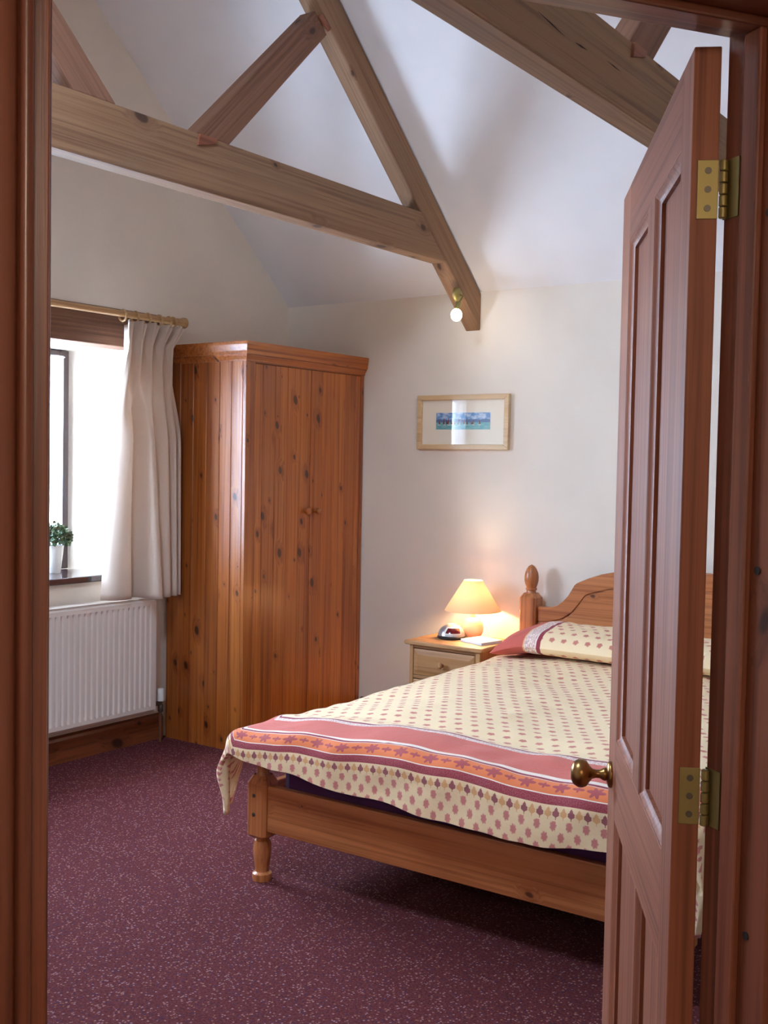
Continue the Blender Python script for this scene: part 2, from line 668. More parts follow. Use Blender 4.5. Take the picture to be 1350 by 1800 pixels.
def part(name, b, mat, parent, bev=0.0, smooth=False, local=False, label=None, kind=None, fix=True):
    """a mesh under a thing; b is in world metres unless local (then in the thing's own axes)"""
    off = (0, 0, 0) if local else origin_of(parent)
    o = bpy.data.objects.new(name, mesh_of(name, b, mat, off, smooth, fix))
    C.objects.link(o)
    o.parent = parent
    if bev: bevel(o, bev)
    return tag(o, label, kind=kind)


def solo(name, b, mat, loc=(0, 0, 0), bev=0.0, smooth=False, label=None, cat=None, group=None, kind=None, fix=True):
    o = bpy.data.objects.new(name, mesh_of(name, b, mat, loc, smooth, fix))
    C.objects.link(o)
    o.location = loc
    if bev: bevel(o, bev)
    return tag(o, label, cat, group, kind)


def copy_tree(o, parent=None):
    c = o.copy()
    C.objects.link(c)
    if parent is not None:
        c.parent = parent
    for ch in list(o.children):
        copy_tree(ch, c)
    return c


# ------------------------------------------------------------------ room shell
LW, BW, FW, RW = -4.19, 4.99, 0.55, 0.35       # left gable, back wall, front wall, right wall
EAVE, PITCHS = 2.295, 0.87
RIDGE_Y = (FW + BW) / 2
RIDGE_Z = EAVE + PITCHS * (BW - RIDGE_Y)
# doorway line: u runs from the left jamb to the right jamb, n points into the room
ANG = math.radians(55.67)
UX, UY = math.cos(ANG), math.sin(ANG)
NX, NY = -UY, UX


def un(u, n):
    return (u * UX + n * NX, u * UY + n * NY)


NROOM, NHALL = 1.174, 1.055
U0, U1 = 0.074, 0.884
HEADZ = 1.949

# floor: one carpet through the room and the hall
solo('floor', B().box(-4.7, 3.2, -2.4, 5.3, -0.08, 0.0), M['carpet'], kind='structure',
     label='maroon carpet with pale flecks', cat='floor')

# back wall
solo('wall_back', B().box(-4.7, RW + 0.2, BW, BW + 0.2, -0.05, EAVE + 0.02), M['plaster'], kind='structure',
     label='cream wall behind the bed', cat='wall')
# right wall
yr = un(0, 0)
solo('wall_right', B().prism([(2.3, -0.05), (BW + 0.2, -0.05), (BW + 0.2, 2.2), (RIDGE_Y, RIDGE_Z + 0.3), (2.3, RIDGE_Z)], 'X', RW, RW + 0.2),
     M['plaster'], kind='structure', label='cream end wall hidden behind the open door', cat='wall')
# front wall (eave side, left of the door)
solo('wall_front', B().box(-4.7, -0.98, FW - 0.2, FW, -0.05, EAVE + 0.1), M['plaster'], kind='structure',
     label='cream wall to the left of the doorway', cat='wall')

# gable wall with the splayed window opening
YI0, YI1, YO0, YO1 = 2.20, 3.90, 2.42, 3.687       # inner and outer edges of the opening
ZI0, ZI1, ZO0, ZO1 = 0.835, 1.958, 0.86, 1.945
XO = -4.62


def roofz(y):
    return EAVE + PITCHS * min(BW - y, y - FW)


g = B()
ya, yb = FW - 0.2, BW + 0.2
# inner face pieces with depth to the outer face
def slab(yi, yo, zi, zo):
    """quad piece: (y,z) polygon inside and matching polygon outside"""
    n = len(yi)
    vs = [(LW, y, z) for y, z in zip(yi, zi)] + [(XO, y, z) for y, z in zip(yo, zo)]
    fs = [tuple(range(n)), tuple(range(2 * n - 1, n - 1, -1))] + [(i, (i + 1) % n, n + (i + 1) % n, n + i) for i in range(n)]
    g.add(vs, fs)


slab([ya, YI0, YI0, ya], [ya, YO0, YO0, ya], [0, ZI0, ZI1, roofz(ya) + 0.0], [0, ZO0, ZO1, roofz(ya)])
slab([YI1, yb, yb, YI1], [YO1, yb, yb, YO1], [ZI0, 0, roofz(yb), ZI1], [ZO0, 0, roofz(yb), ZO1])
slab([ya, yb, YI1, YI0], [ya, yb, YO1, YO0], [0, 0, ZI0, ZI0], [0, 0, ZO0, ZO0])
slab([YI0, YI1, yb, RIDGE_Y, ya], [YO0, YO1, yb, RIDGE_Y, ya], [ZI1, ZI1, roofz(yb), RIDGE_Z + 0.05, roofz(ya)],
     [ZO1, ZO1, roofz(yb), RIDGE_Z + 0.05, roofz(ya)])
wl = solo('wall_left', g, M['plaster'], kind='structure', label='cream gable wall with the window', cat='wall')
part('lintel', B().box(LW - 0.255, LW + 0.006, 2.02, 3.985, ZI1 - 0.004, 2.134), M['lintelY'], wl, bev=0.004,
     label='brown oak lintel over the window')

# ceiling: two slopes, the near one with a rooflight opening
RX0, RX1, RY0, RY1 = -2.45, -1.80, 0.92, 1.50
def slope_piece(b, x0, x1, y0, y1):
    t = 0.16
    ps = [(x0, y0), (x1, y0), (x1, y1), (x0, y1)]
    b.hexa([(x, y, roofz(y)) for x, y in ps] + [(x, y, roofz(y) + t) for x, y in ps])


c = B()
xa, xb = -4.65, RW + 0.2
slope_piece(c, xa, xb, RIDGE_Y, BW + 0.2)
slope_piece(c, xa, RX0, FW - 0.2, RIDGE_Y)
slope_piece(c, RX1, xb, FW - 0.2, RIDGE_Y)
slope_piece(c, RX0, RX1, FW - 0.2, RY0)
slope_piece(c, RX0, RX1, RY1, RIDGE_Y)
solo('ceiling', c, M['ceiling'], kind='structure', label='white sloping ceiling under the roof', cat='ceiling')

w2 = root('window_2', (RX0, RY0, roofz(RY0)), 'rooflight in the near slope of the ceiling', 'window', kind='structure')
f = B()
for x0, x1, y0, y1 in ((RX0, RX0 + .05, RY0, RY1), (RX1 - .05, RX1, RY0, RY1), (RX0 + .05, RX1 - .05, RY0, RY0 + .04), (RX0 + .05, RX1 - .05, RY1 - .04, RY1)):
    ps = [(x0, y0), (x1, y0), (x1, y1), (x0, y1)]
    f.hexa([(x, y, roofz(y) + .10) for x, y in ps] + [(x, y, roofz(y) + .17) for x, y in ps])
part('frame', f, M['poleX'], w2)
ps = [(RX0 + .05, RY0 + .04), (RX1 - .05, RY0 + .04), (RX1 - .05, RY1 - .04), (RX0 + .05, RY1 - .04)]
part('pane', B().hexa([(x, y, roofz(y) + .13) for x, y in ps] + [(x, y, roofz(y) + .136) for x, y in ps]), M['glass'], w2)

# partition with the doorway, set at an angle
d = B()
def part_piece(u0, u1, z0, z1):
    p = [un(u0, NHALL), un(u1, NHALL), un(u1, NROOM), un(u0, NROOM)]
    d.hexa([(x, y, z0) for x, y in p] + [(x, y, z1) for x, y in p])


UL, UR = -0.13, 2.42
LT = 0.028                                          # lining thickness
part_piece(UL - 0.4, U0 - LT, -0.03, 3.9)
part_piece(U1 + LT, UR, -0.03, 4.3)
part_piece(U0 - LT, U1 + LT, HEADZ + LT, 4.1)
solo('wall_doorway', d, M['plaster'], kind='structure', label='plastered partition round the doorway', cat='wall')

# hall shell behind the camera
h = B()
def hall_piece(u0, u1, n0, n1, z0, z1):
    p = [un(u0, n0), un(u1, n0), un(u1, n1), un(u0, n1)]
    h.hexa([(x, y, z0) for x, y in p] + [(x, y, z1) for x, y in p])


hall_piece(-0.95, -0.80, -1.4, NHALL, -0.03, 2.4)
hall_piece(1.75, 1.90, -1.4, NHALL, -0.03, 2.4)
hall_piece(-0.95, 1.90, -1.55, -1.4, -0.03, 2.4)
hall_piece(-0.95, UL - 0.38, NHALL, NROOM, -0.03, 2.4)
solo('wall_hall', h, M['plaster'], kind='structure', label='hall walls behind the camera', cat='wall')
h = B()
hall_piece(-0.95, 1.90, -1.55, NHALL, 2.36, 2.42)
solo('ceiling_hall', h, M['ceiling'], kind='structure', label='low hall ceiling', cat='ceiling')

# ------------------------------------------------------------------ door frame (local axes: x = u, y = n)
jl = root('trim_1', (0, 0, 0), 'varnished left door jamb with moulded architrave', 'door frame', rz=ANG, kind='structure')
part('lining', B().box(U0 - LT, U0, NHALL - 0.001, NROOM, 0, HEADZ + LT), M['frameZ'], jl, bev=0.002, local=True)
part('door_stop', B().box(U0, U0 + 0.004, 1.092, 1.128, 0, HEADZ), M['frameZ'], jl, bev=0.002, local=True)
# architrave profile in (u, n): quirk, bead, then a broad round
ap = [(U0 - 0.0135, NHALL - 0.001)]
for k in range(9):
    a = PI * k / 8
    ap.append((U0 - 0.0205 + 0.0065 * math.cos(a), NHALL - 0.010 - 0.0065 * math.sin(a)))
ap += [(U0 - 0.028, NHALL - 0.008)]
for k in range(13):
    a = PI * 0.92 * k / 12
    ap.append((U0 - 0.047 + 0.0185 * math.cos(a), NHALL - 0.009 - 0.013 * math.sin(a)))
ap += [(U0 - 0.082, NHALL - 0.009), (U0 - 0.082, NHALL - 0.001)]
part('architrave', B().prism(ap, 'Z', 0, HEADZ + 0.07), M['frameZ'], jl, smooth=35, local=True)

jr = root('trim_2', (0, 0, 0), 'varnished right door jamb carrying the hinges', 'door frame', rz=ANG, kind='structure')
part('lining', B().box(U1, U1 + LT, NHALL - 0.001, NROOM, 0, HEADZ + LT), M['frameZ'], jr, bev=0.002, local=True)
part('door_stop', B().box(U1 - 0.012, U1, 1.100, 1.130, 0, HEADZ - 0.012), M['frameZ'], jr, bev=0.003, local=True)
ap2 = [(2 * (U0 + U1) / 2 - p[0], p[1]) for p in ap]
part('architrave', B().prism(ap2, 'Z', 0, HEADZ + 0.07), M['frameZ'], jr, smooth=35, local=True)
for z in (0.42, 0.86, 1.30, 1.72):
    part('screw', B().lathe([(0.0005, -0.002), (0.005, -0.0018), (0.005, 0.0)], U1 - 0.0002, 1.088, z, 12, 'X'), M['black_plastic'], jr, local=True)

jh = root('trim_3', (0, 0, 0), 'varnished head of the door frame', 'door frame', rz=ANG, kind='structure')
part('lining', B().box(U0 - LT, U1 + LT, NHALL - 0.001, NROOM, HEADZ, HEADZ + LT), M['frameX'], jh, bev=0.002, local=True)
part('door_stop', B().box(U0, U1, 1.100, 1.130, HEADZ - 0.012, HEADZ), M['frameX'], jh, bev=0.003, local=True)
hp = [(p[1], HEADZ + (U0 - p[0])) for p in ap]
part('architrave', B().prism(hp, 'X', U0 - 0.082, U1 + 0.082), M['frameX'], jh, smooth=35, local=True)

# ------------------------------------------------------------------ door leaf (local: x = width from hinge, y = towards the visible face, z up)
HX, HY = -0.504, 1.365
dr = root('door_1', (HX, HY, 0), 'open four-panel varnished pine door with brass knob and hinges', 'door',
          rz=math.atan2(0.873, -0.487), kind='structure')
DT, DW, DH = 0.033, 0.80, 1.937
S1, S2, S3, S4 = 0.085, 0.335, 0.415, 0.675         # stile and muntin edges
R1, R2, R3, R4 = 0.22, 0.760, 0.908, 1.833          # rail edges


def dbox(x0, x1, z0, z1, y0=-DT, y1=0.0):
    return B().box(x0, x1, y0, y1, z0, z1)


part('stile', dbox(0, S1, 0.012, DH), M['doorZ'], dr, bev=0.0015, local=True)
part('stile', dbox(S4, DW, 0.012, DH), M['doorZ'], dr, bev=0.0015, local=True)
for z0, z1 in ((0.012, R1), (R2, R3), (R4, DH)):
    part('rail', dbox(S1, S4, z0, z1), M['doorX'], dr, bev=0.001, local=True)
for z0, z1 in ((R1, R2), (R3, R4)):
    part('muntin', dbox(S2, S3, z0, z1), M['doorZ'], dr, bev=0.001, local=True)
for x0, x1 in ((S1, S2), (S3, S4)):
    for z0, z1 in ((R1, R2), (R3, R4)):
        # moulding: stepped quarter-round frame on both faces
        mo = B()
        for sgn, face in ((1, 0.0), (-1, -DT)):
            prof = [(0.0, -0.001), (0.003, -0.001), (0.006, -0.0035), (0.011, -0.0075), (0.014, -0.0085), (0.014, -0.0145), (0.0, -0.0145)]
            rows = []
            for cx, cz, ix, iz in ((x0, z0, 1, 1), (x1, z0, -1, 1), (x1, z1, -1, -1), (x0, z1, 1, -1)):
                rows.append([(cx + ix * p, face + sgn * q, cz + iz * p) for p, q in prof])
            rows.append(rows[0])
            mo.grid(rows, closed=True)
        pn = part('panel', B().box(x0 + 0.0002, x1 - 0.0002, -DT + 0.0145, -0.0145, z0 + 0.0002, z1 - 0.0002), M['doorZ'], dr, local=True)
        part('moulding', mo, M['doorZ'], pn, smooth=35, local=True)
kx, kz = 0.742, 0.828
kb = part('knob', B().lathe([(0.0005, 0.078), (0.012, 0.0775), (0.021, 0.073), (0.0268, 0.064), (0.0275, 0.056), (0.0245, 0.048), (0.016, 0.042),
                             (0.010, 0.037), (0.008, 0.030), (0.0085, 0.022), (0.012, 0.016), (0.013, 0.012), (0.011, 0.009)][::-1], kx, 0, kz, 28, 'Y'),
          M['old_brass'], dr, smooth=50, local=True, label='brass door knob')
part('rose', B().lathe([(0.025, 0.0), (0.026, 0.003), (0.024, 0.0065), (0.015, 0.0095), (0.011, 0.010)], kx, 0, kz, 28, 'Y'), M['old_brass'], kb,
     smooth=50, local=True)
for z0 in (0.971, 1.727):
    z1 = z0 + 0.072
    b = B().box(-0.0018, 0.0005, -DT, -0.0075, z0, z1)
    hg = part('hinge', b, M['brass'], dr, bev=0.0006, local=True, label='brass butt hinge')
    # leaf on the jamb, folded back along the frame
    lf = []
    for z in (z0, z1):
        for uu, nn in ((U1 - 0.0022, NROOM - 0.030), (U1 - 0.0004, NROOM - 0.030), (U1 - 0.0004, NROOM - 0.001), (U1 - 0.0022, NROOM - 0.001)):
            wx, wy = un(uu, nn)
            lf.append(((wx - HX) * -0.4872 + (wy - HY) * 0.8733, (wx - HX) * -0.8733 + (wy - HY) * -0.4872, z))
    part('frame_leaf', B().hexa(lf), M['brass'], hg, local=True)
    for k in range(5):
        za, zb2 = z0 + k * 0.0144, z0 + (k + 1) * 0.0144 - 0.0009
        part('knuckle', B().lathe([(0.0042, za), (0.0052, za + 0.001), (0.0052, zb2 - 0.001), (0.0042, zb2)], -0.004, -DT - 0.0058, 0, 14), M['brass'], hg,
             smooth=40, local=True)
    for k in range(3):
        part('screw', B().lathe([(0.0042, -0.0025), (0.0042, -0.0017)], 0, -0.0205, z0 + 0.013 + k * 0.023, 14, 'X'), M['steel'], hg,
             local=True, label='round countersunk screw')

# ------------------------------------------------------------------ skirting boards
def skirt(name, x0, x1, y0, y1, front, label):
    b = B()
    if front == 'x':
        b.prism([(x0, 0), (x1, 0), (x1, 0.105), (x1 - 0.006, 0.118), (x0 + 0.004, 0.128), (x0, 0.128)], 'Y', y0, y1)
        m = M['skirtY']
    else:
        b.prism([(y1, 0), (y0, 0), (y0, 0.105), (y0 + 0.006, 0.118), (y1 - 0.004, 0.128), (y1, 0.128)], 'X', x0, x1)
        m = M['skirtX']
    return solo(name, b, m, kind='structure', label=label, cat='skirting board')


skirt('baseboard_left', LW, LW + 0.02, FW, 4.02, 'x', 'dark pine skirting under the radiator')
skirt('baseboard_back', -3.63, RW, BW - 0.02, BW, 'y', 'dark pine skirting behind the bed')

# ------------------------------------------------------------------ window
w1 = root('window_1', (-4.52, 3.05, 0.86), 'deep-set window with dark frame and net curtain', 'window', kind='structure')
wy0, wy1, wz0, wz1, wx0, wx1 = YO0 - 0.012, YO1 + 0.0, 0.862, 1.944, -4.585, -4.522
fw = 0.05
part('frame_side', B().box(wx0, wx1, wy0, wy0 + fw, wz0, wz1), M['dark_frame'], w1, bev=0.004)
part('frame_side', B().box(wx0, wx1, wy1 - fw + 0.012, wy1 + 0.012, wz0, wz1), M['dark_frame'], w1, bev=0.004)
part('frame_rail', B().box(wx0, wx1, wy0 + fw, wy1 - fw + 0.012, wz1 - fw, wz1), M['dark_frame'], w1, bev=0.004)
part('frame_rail', B().box(wx0, wx1, wy0 + fw, wy1 - fw + 0.012, wz0, wz0 + fw), M['dark_frame'], w1, bev=0.004)
ym = (wy0 + wy1) / 2
part('mullion', B().box(wx0, wx1, ym - 0.03, ym + 0.03, wz0 + fw, wz1 - fw), M['dark_frame'], w1, bev=0.004)
for y0, y1 in ((wy0 + fw, ym - 0.03), (ym + 0.03, wy1 - fw + 0.012)):
    part('pane', B().box(-4.556, -4.551, y0, y1, wz0 + fw, wz1 - fw), M['glass'], w1)
sp = [(-4.522, YO0 + 0.0), (-4.522, YO1), (LW - 0.012, 3.885), (LW + 0.022, 3.885), (LW + 0.022, 2.215), (LW - 0.012, 2.215)]
part('window_sill', B().prism(sp, 'Z', 0.830, 0.860), M['sill'], w1, bev=0.004, label='dark varnished window sill')

# net curtain just inside the pane
rows = []
NN = 150
for iz in range(13):
    t = iz / 12
    z = 1.915 - t * 1.03
    amp = 0.006 + 0.008 * t
    rows.append([(-4.497 + amp * math.sin(i * 0.62 + 0.6 * math.sin(i * 0.13)) , wy0 + 0.05 + (wy1 - wy0 - 0.088) * i / NN, z) for i in range(NN + 1)])
b = B().grid(rows)
nt = root('net_curtain', (-4.497, 3.05, 0.885), 'sheer white net curtain hanging across the window glass', 'net curtain')
part('net', b, M['net'], nt, smooth=80, fix=False)
part('curtain_wire', B().tube([(-4.497, wy0 + 0.036, 1.908), (-4.497, wy1 - 0.036, 1.908)], 0.003, 8), M['white_plastic'], nt)

# ------------------------------------------------------------------ curtain pole, rings, curtain
PX, PZ = -4.10, 2.100
pole = root('curtain_pole', (PX, 3.0, PZ), 'light wooden curtain pole above the window lintel', 'curtain pole')
part('rod', B().lathe([(0.016, 1.95), (0.016, 4.02)], PX, 0, PZ, 20, 'Y'), M['poleY'], pole, smooth=40)
part('finial', B().lathe([(0.016, 4.015), (0.019, 4.02), (0.019, 4.03), (0.017, 4.034), (0.023, 4.05), (0.027, 4.064), (0.0275, 4.074), (0.022, 4.078)],
                         PX, 0, PZ, 24, 'Y'), M['poleY'], pole, smooth=30)
for y in (2.2, 4.005):
    part('bracket', B().box(LW, PX, y - 0.008, y + 0.008, PZ - 0.012, PZ + 0.012), M['poleX'], pole, bev=0.003)

cur = root('curtain', (-4.09, 3.84, 0.745), 'cream cotton curtain with pinch pleats hanging beside the wardrobe', 'curtain')


def catmull(p, t):
    n = len(p) - 1
    x = t * n
    i = min(int(x), n - 1)
    f = x - i
    g = lambda k: p[max(0, min(n, k))]
    a, b, c2, d2 = g(i - 1), g(i), g(i + 1), g(i + 2)
    return tuple(0.5 * (2 * b[k] + (c2[k] - a[k]) * f + (2 * a[k] - 5 * b[k] + 4 * c2[k] - d2[k]) * f * f + (3 * b[k] - a[k] - 3 * c2[k] + d2[k]) * f ** 3)
                 for k in range(len(a)))


bot = [(3.572, -.035), (3.590, -.01), (3.63, .01), (3.68, .012), (3.72, .0), (3.755, -.03), (3.775, -.015), (3.782, .05), (3.80, .075), (3.828, .07),
       (3.845, .03), (3.85, -.015), (3.868, .03), (3.885, .055), (3.912, .05), (3.925, .0), (3.932, -.025), (3.945, .03), (3.965, .045), (3.982, .01),
       (3.986, -.02), (4.0, .03), (4.015, .02), (4.03, -.072)]
mid = [(3.625, -.03), (3.64, .0), (3.665, .02), (3.69, .025), (3.715, -.01), (3.73, -.035), (3.745, .0), (3.76, .045), (3.775, .055), (3.80, .045),
       (3.825, .01), (3.835, -.02), (3.85, .03), (3.87, .05), (3.89, .045), (3.905, .0), (3.915, -.03), (3.93, .03), (3.95, .045), (3.965, .01),
       (3.975, -.025), (3.99, .03), (4.01, .02), (4.03, -.072)]
topp = []
for k in range(24):
    t = k / 23
    topp.append((3.655 + 0.355 * t, 0.030 * math.sin(t * 5 * 2 * PI + 0.6) if k < 23 else -0.075))
NT, NZ = 220, 40
rows = []
for iz in range(NZ + 1):
    t = iz / NZ
    z = 2.060 - t * (2.060 - 0.745)
    row = []
    for i in range(NT + 1):
        s = i / NT
        pt, pm, pb = catmull(topp, s), catmull(mid, s), catmull(bot, s)
        if t < 0.1:          # pleated heading
            y, x = pt
            # pinch: each pleat spreads into three small fingers
            ph = (s * 5 + 0.02) % 1.0
            x = x * 0.9 + 0.013 * math.cos(s * 5 * 3 * 2 * PI) * (1 - t / 0.1 * 0.7)
            pinch = math.exp(-((t - 0.085) / 0.03) ** 2)
            yc = 3.655 + 0.35 * (math.floor(s * 5) + 0.5) / 5
            y = y + (yc - y) * 0.30 * pinch
            z2 = z + 0.010 * math.cos(s * 5 * 2 * PI) * (1 - t / 0.1)
        else:
            z2 = z
            w1_ = min(1.0, (t - 0.1) / 0.34)
            w1_ = w1_ * w1_ * (3 - 2 * w1_)
            w2_ = max(0.0, (t - 0.4) / 0.6)
            yc = 3.655 + 0.35 * (math.floor(s * 5) + 0.5) / 5
            pinch = math.exp(-((t - 0.085) / 0.03) ** 2)
            ytop = pt[0] + (yc - pt[0]) * 0.30 * pinch
            xtop = pt[1] * 0.9 + 0.013 * 0.3 * math.cos(s * 15 * 2 * PI) * max(0, 1 - (t - 0.1) / 0.1)
            y = (ytop * (1 - w1_) + pm[0] * w1_) * (1 - w2_) + pb[0] * w2_
            x = (xtop * (1 - w1_) + pm[1] * w1_) * (1 - w2_) + pb[1] * w2_
        y += 0.085 * s * max(0.0, 1 - t / 0.075)     # the heading fans out along the pole, above the wardrobe
        row.append((-4.080 + x * 1.5, 3.60 + (y - 3.60) * 0.957, z2))
    rows.append(row)
cl = part('drape', B().grid(rows), M['curtain'], cur, smooth=80, fix=False)
md = cl.modifiers.new('thick', 'SOLIDIFY')
md.thickness = 0.003
for y in (3.668, 3.745, 3.822, 3.898, 3.962, 3.990):
    rr = B()
    rows = []
    for k in range(20):
        a = 2 * PI * k / 20
        rows.append([(PX + (0.026 + 0.0052 * math.cos(q)) * math.cos(a), y + 0.0052 * math.sin(q), PZ - 0.008 + (0.026 + 0.0052 * math.cos(q)) * math.sin(a))
                     for q in [2 * PI * j / 8 for j in range(8)]])
    rows.append(rows[0])
    rr.grid(rows, closed=True)
    rg = part('ring', rr, M['poleY'], cur, smooth=80, label='wooden curtain ring')
    part('hook', B().tube([(PX, y, PZ - 0.031), (PX, y, PZ - 0.045)], 0.002, 6), M['brass'], rg)

# ------------------------------------------------------------------ radiator
rd = root('radiator', (-4.09, 3.35, 0.167), 'white ribbed panel radiator under the window', 'radiator')
RY_0, RY_1, RZ0, RZ1, RXF, RXB = 2.35, 3.897, 0.167, 0.735, -4.09, -4.155
prof = []
pitch = 0.0333
y = RY_0 + 0.012
prof.append((y, 0.0))
y += 0.012
while y + pitch < RY_1 - 0.02:
    prof += [(y, 0.0), (y + 0.006, -0.007), (y + 0.013, -0.007), (y + 0.019, 0.0)]
    y += pitch
prof.append((RY_1 - 0.012, 0.0))
b = B()
lev = [(RZ0, -0.012, 0), (RZ0 + 0.012, 0.0, 0), (RZ0 + 0.030, 0, 0), (RZ0 + 0.045, 0, 1), (RZ1 - 0.050, 0, 1), (RZ1 - 0.035, 0, 0), (RZ1 - 0.016, 0, 0), (RZ1 - 0.004, -0.012, 0)]
rows = [[(RXF + off + dx * k, yy, z) for yy, dx in prof] for z, off, k in lev]
b.grid(rows)
part('front_panel', b, M['white_metal'], rd, smooth=25, fix=False)
part('side_cover', B().box(RXB, RXF - 0.012, RY_0, RY_0 + 0.012, RZ0, RZ1), M['white_metal'], rd, bev=0.003)
part('side_cover', B().box(RXB, RXF - 0.003, RY_1 - 0.012, RY_1, RZ0, RZ1), M['white_metal'], rd, bev=0.003)
b = B().box(RXB, RXF - 0.004, RY_0 + 0.012, RY_1 - 0.012, RZ1 - 0.004, RZ1 + 0.003)
part('top_cover', b, M['white_metal'], rd, bev=0.002)
part('back_panel', B().box(RXB, RXB + 0.012, RY_0 + 0.012, RY_1 - 0.012, RZ0, RZ1 - 0.006), M['white_metal'], rd)
part('wall_bracket', B().box(LW, RXB, 3.3, 3.34, 0.3, 0.65), M['white_metal'], rd)
vx, vy = -4.12, 3.952
vl = part('valve', B().lathe([(0.011, 0.150), (0.013, 0.155), (0.013, 0.185), (0.010, 0.19), (0.010, 0.205)], vx, vy, 0, 16).box(vx - 0.009, vx + 0.009, 3.885, vy, 0.186, 0.204),
          M['steel'], rd, smooth=40)
part('valve_cap', B().lathe([(0.015, 0.205), (0.0185, 0.207), (0.0185, 0.262), (0.016, 0.268), (0.001, 0.269)], vx, vy, 0, 20), M['white_plastic'], vl, smooth=40)
part('pipe', B().lathe([(0.0075, 0.0), (0.0075, 0.152)], vx, vy, 0, 12), M['copper'], rd, smooth=40)

# ------------------------------------------------------------------ potted plant on the sill
px_, py_ = -4.404, 3.514
pl = root('potted_plant', (px_, py_, 0.860), 'small green posy in a white tapered pot on the window sill', 'potted plant')
part('pot', B().lathe([(0.001, .8602), (0.033, .8602), (0.0355, .863), (0.049, .985), (0.0505, .993), (0.047, .993), (0.044, .98), (0.001, .975)], px_, py_, 0, 32), M['ceramic'], pl, smooth=40)
rnd = random.Random(3)
lb, lb2 = B(), B()
for k in range(760):
    th, ph = rnd.uniform(0, 2 * PI), math.acos(rnd.uniform(-0.45, 1.0))
    R = rnd.uniform(0.6, 1.05)
    n = Vector((math.sin(ph) * math.cos(th), math.sin(ph) * math.sin(th), math.cos(ph)))
    p = Vector((px_, py_, 1.028)) + Vector((n.x * 0.076, n.y * 0.078, n.z * 0.062)) * R
    e1 = (n.cross(Vector((rnd.uniform(-1, 1), rnd.uniform(-1, 1), rnd.uniform(-1, 1)))) + n * rnd.uniform(0.0, 0.9)).normalized()
    e2 = e1.cross(n).normalized()
    L, W = rnd.uniform(0.016, 0.030), rnd.uniform(0.007, 0.012)
    (lb if rnd.random() < 0.6 else lb2).add([p, p + e1 * L * .5 + e2 * W + n * .003, p + e1 * L, p + e1 * L * .5 - e2 * W + n * .003], [(0, 1, 2, 3)])
part('foliage', lb, M['leaf'], pl, kind='stuff', fix=False)
part('foliage', lb2, M['leaf2'], pl, kind='stuff', fix=False)
for dx, dy, dz, r in ((.052, .030, .028, .024), (.04, -.025, .048, .019), (.02, .035, .066, .015), (.015, .062, .045, .014), (.058, .0, .02, .015), (.0, -.05, .058, .017), (.045, .05, .01, .013)):
    bb = B()
    cpos = Vector((px_ + dx, py_ + dy, 1.0 + dz))
    nrm = (cpos - Vector((px_, py_, 1.0))).normalized()
    e1 = nrm.cross(Vector((0, 0, 1))).normalized()
    e2 = nrm.cross(e1)
    for ring, (rr_, cnt, hh) in enumerate(((1.0, 8, 0.0), (0.7, 6, 0.3), (0.38, 4, 0.5))):
        for k in range(cnt):
            a = 2 * PI * (k + ring * 0.5) / cnt
            a2 = 2 * PI / cnt * 0.62
            f2 = lambda an, rad, ht: cpos + e1 * (math.cos(an) * rad * r) + e2 * (math.sin(an) * rad * r) + nrm * (ht * r)
            bb.add([f2(a, rr_ * .2, hh), f2(a - a2, rr_ * .8, hh + .25), f2(a, rr_, hh + .5), f2(a + a2, rr_ * .8, hh + .25)], [(0, 1, 2, 3)])
    part('bloom', bb, M['bloom'], pl, smooth=80, fix=False)

# ------------------------------------------------------------------ wardrobe
WX0, WX1, WY0, WY1, WZ = -4.175, -3.645, 4.033, 4.985, 1.905
wd = root('wardrobe', (-3.91, 4.51, 0), 'tall honey pine wardrobe of knotty tongue-and-groove boards in the corner', 'wardrobe')


def plank(name, parent, p0, p1, q0, q1, z0, z1, face, mat, share={}):
    """upright board with chamfered long edges; face 'y' looks to -y, 'x' looks to +x"""
    w = round(q1 - q0, 4)
    key = (w, round(z1 - z0, 4), face, mat.name)
    ch, t = 0.0035, p1 - p0
    if key not in share:
        b = B()
        if face == 'y':     # q along x, p = depth along y
            b.prism([(0, t), (0, ch), (ch, 0), (w - ch, 0), (w, ch), (w, t)], 'Z', 0, z1 - z0)
        else:               # q along y, p = depth along x
            b.prism([(0, 0), (t - ch, 0), (t, ch), (t, w - ch), (t - ch, w), (0, w)], 'Z', 0, z1 - z0)
        share[key] = mesh_of(name, b, mat)
    o = bpy.data.objects.new(name, share[key])
    C.objects.link(o)
    o.parent = parent
    of = origin_of(parent)
    at = (q0, p0, z0) if face == 'y' else (p0, q0, z0)
    o.location = tuple(a - c_ for a, c_ in zip(at, of))
    return o


ex = [-4.17, -4.082, -3.992, -3.903, -3.816, -3.738]
for x0, x1 in zip(ex, ex[1:] + [-3.6655]):
    plank('plank', wd, WY0, WY0 + 0.016, x0, x1 - 0.0006, 0.0, WZ, 'y', M['wardZ'])
part('corner_post', B().box(-3.6655, WX1, WY0, WY0 + 0.066, 0, WZ), M['wardZ'], wd, bev=0.002)
part('end_stile', B().box(-3.6655, WX1, 4.957, WY1, 0, WZ), M['wardZ'], wd, bev=0.002)
part('top_rail', B().box(-3.6655, WX1, WY0 + 0.066, 4.957, 1.888, WZ), M['wardY'], wd, bev=0.001)
part('plinth', B().box(-3.6655, WX1 - 0.001, WY0 + 0.066, 4.957, 0, 0.055), M['wardY'], wd, bev=0.001)
part('back_panel', B().box(WX0, WX0 + 0.01, WY0 + 0.017, WY1, 0, WZ), M['wardZ'], wd)
part('far_panel', B().box(WX0 + 0.01, -3.667, WY1 - 0.012, WY1, 0, WZ), M['wardZ'], wd)
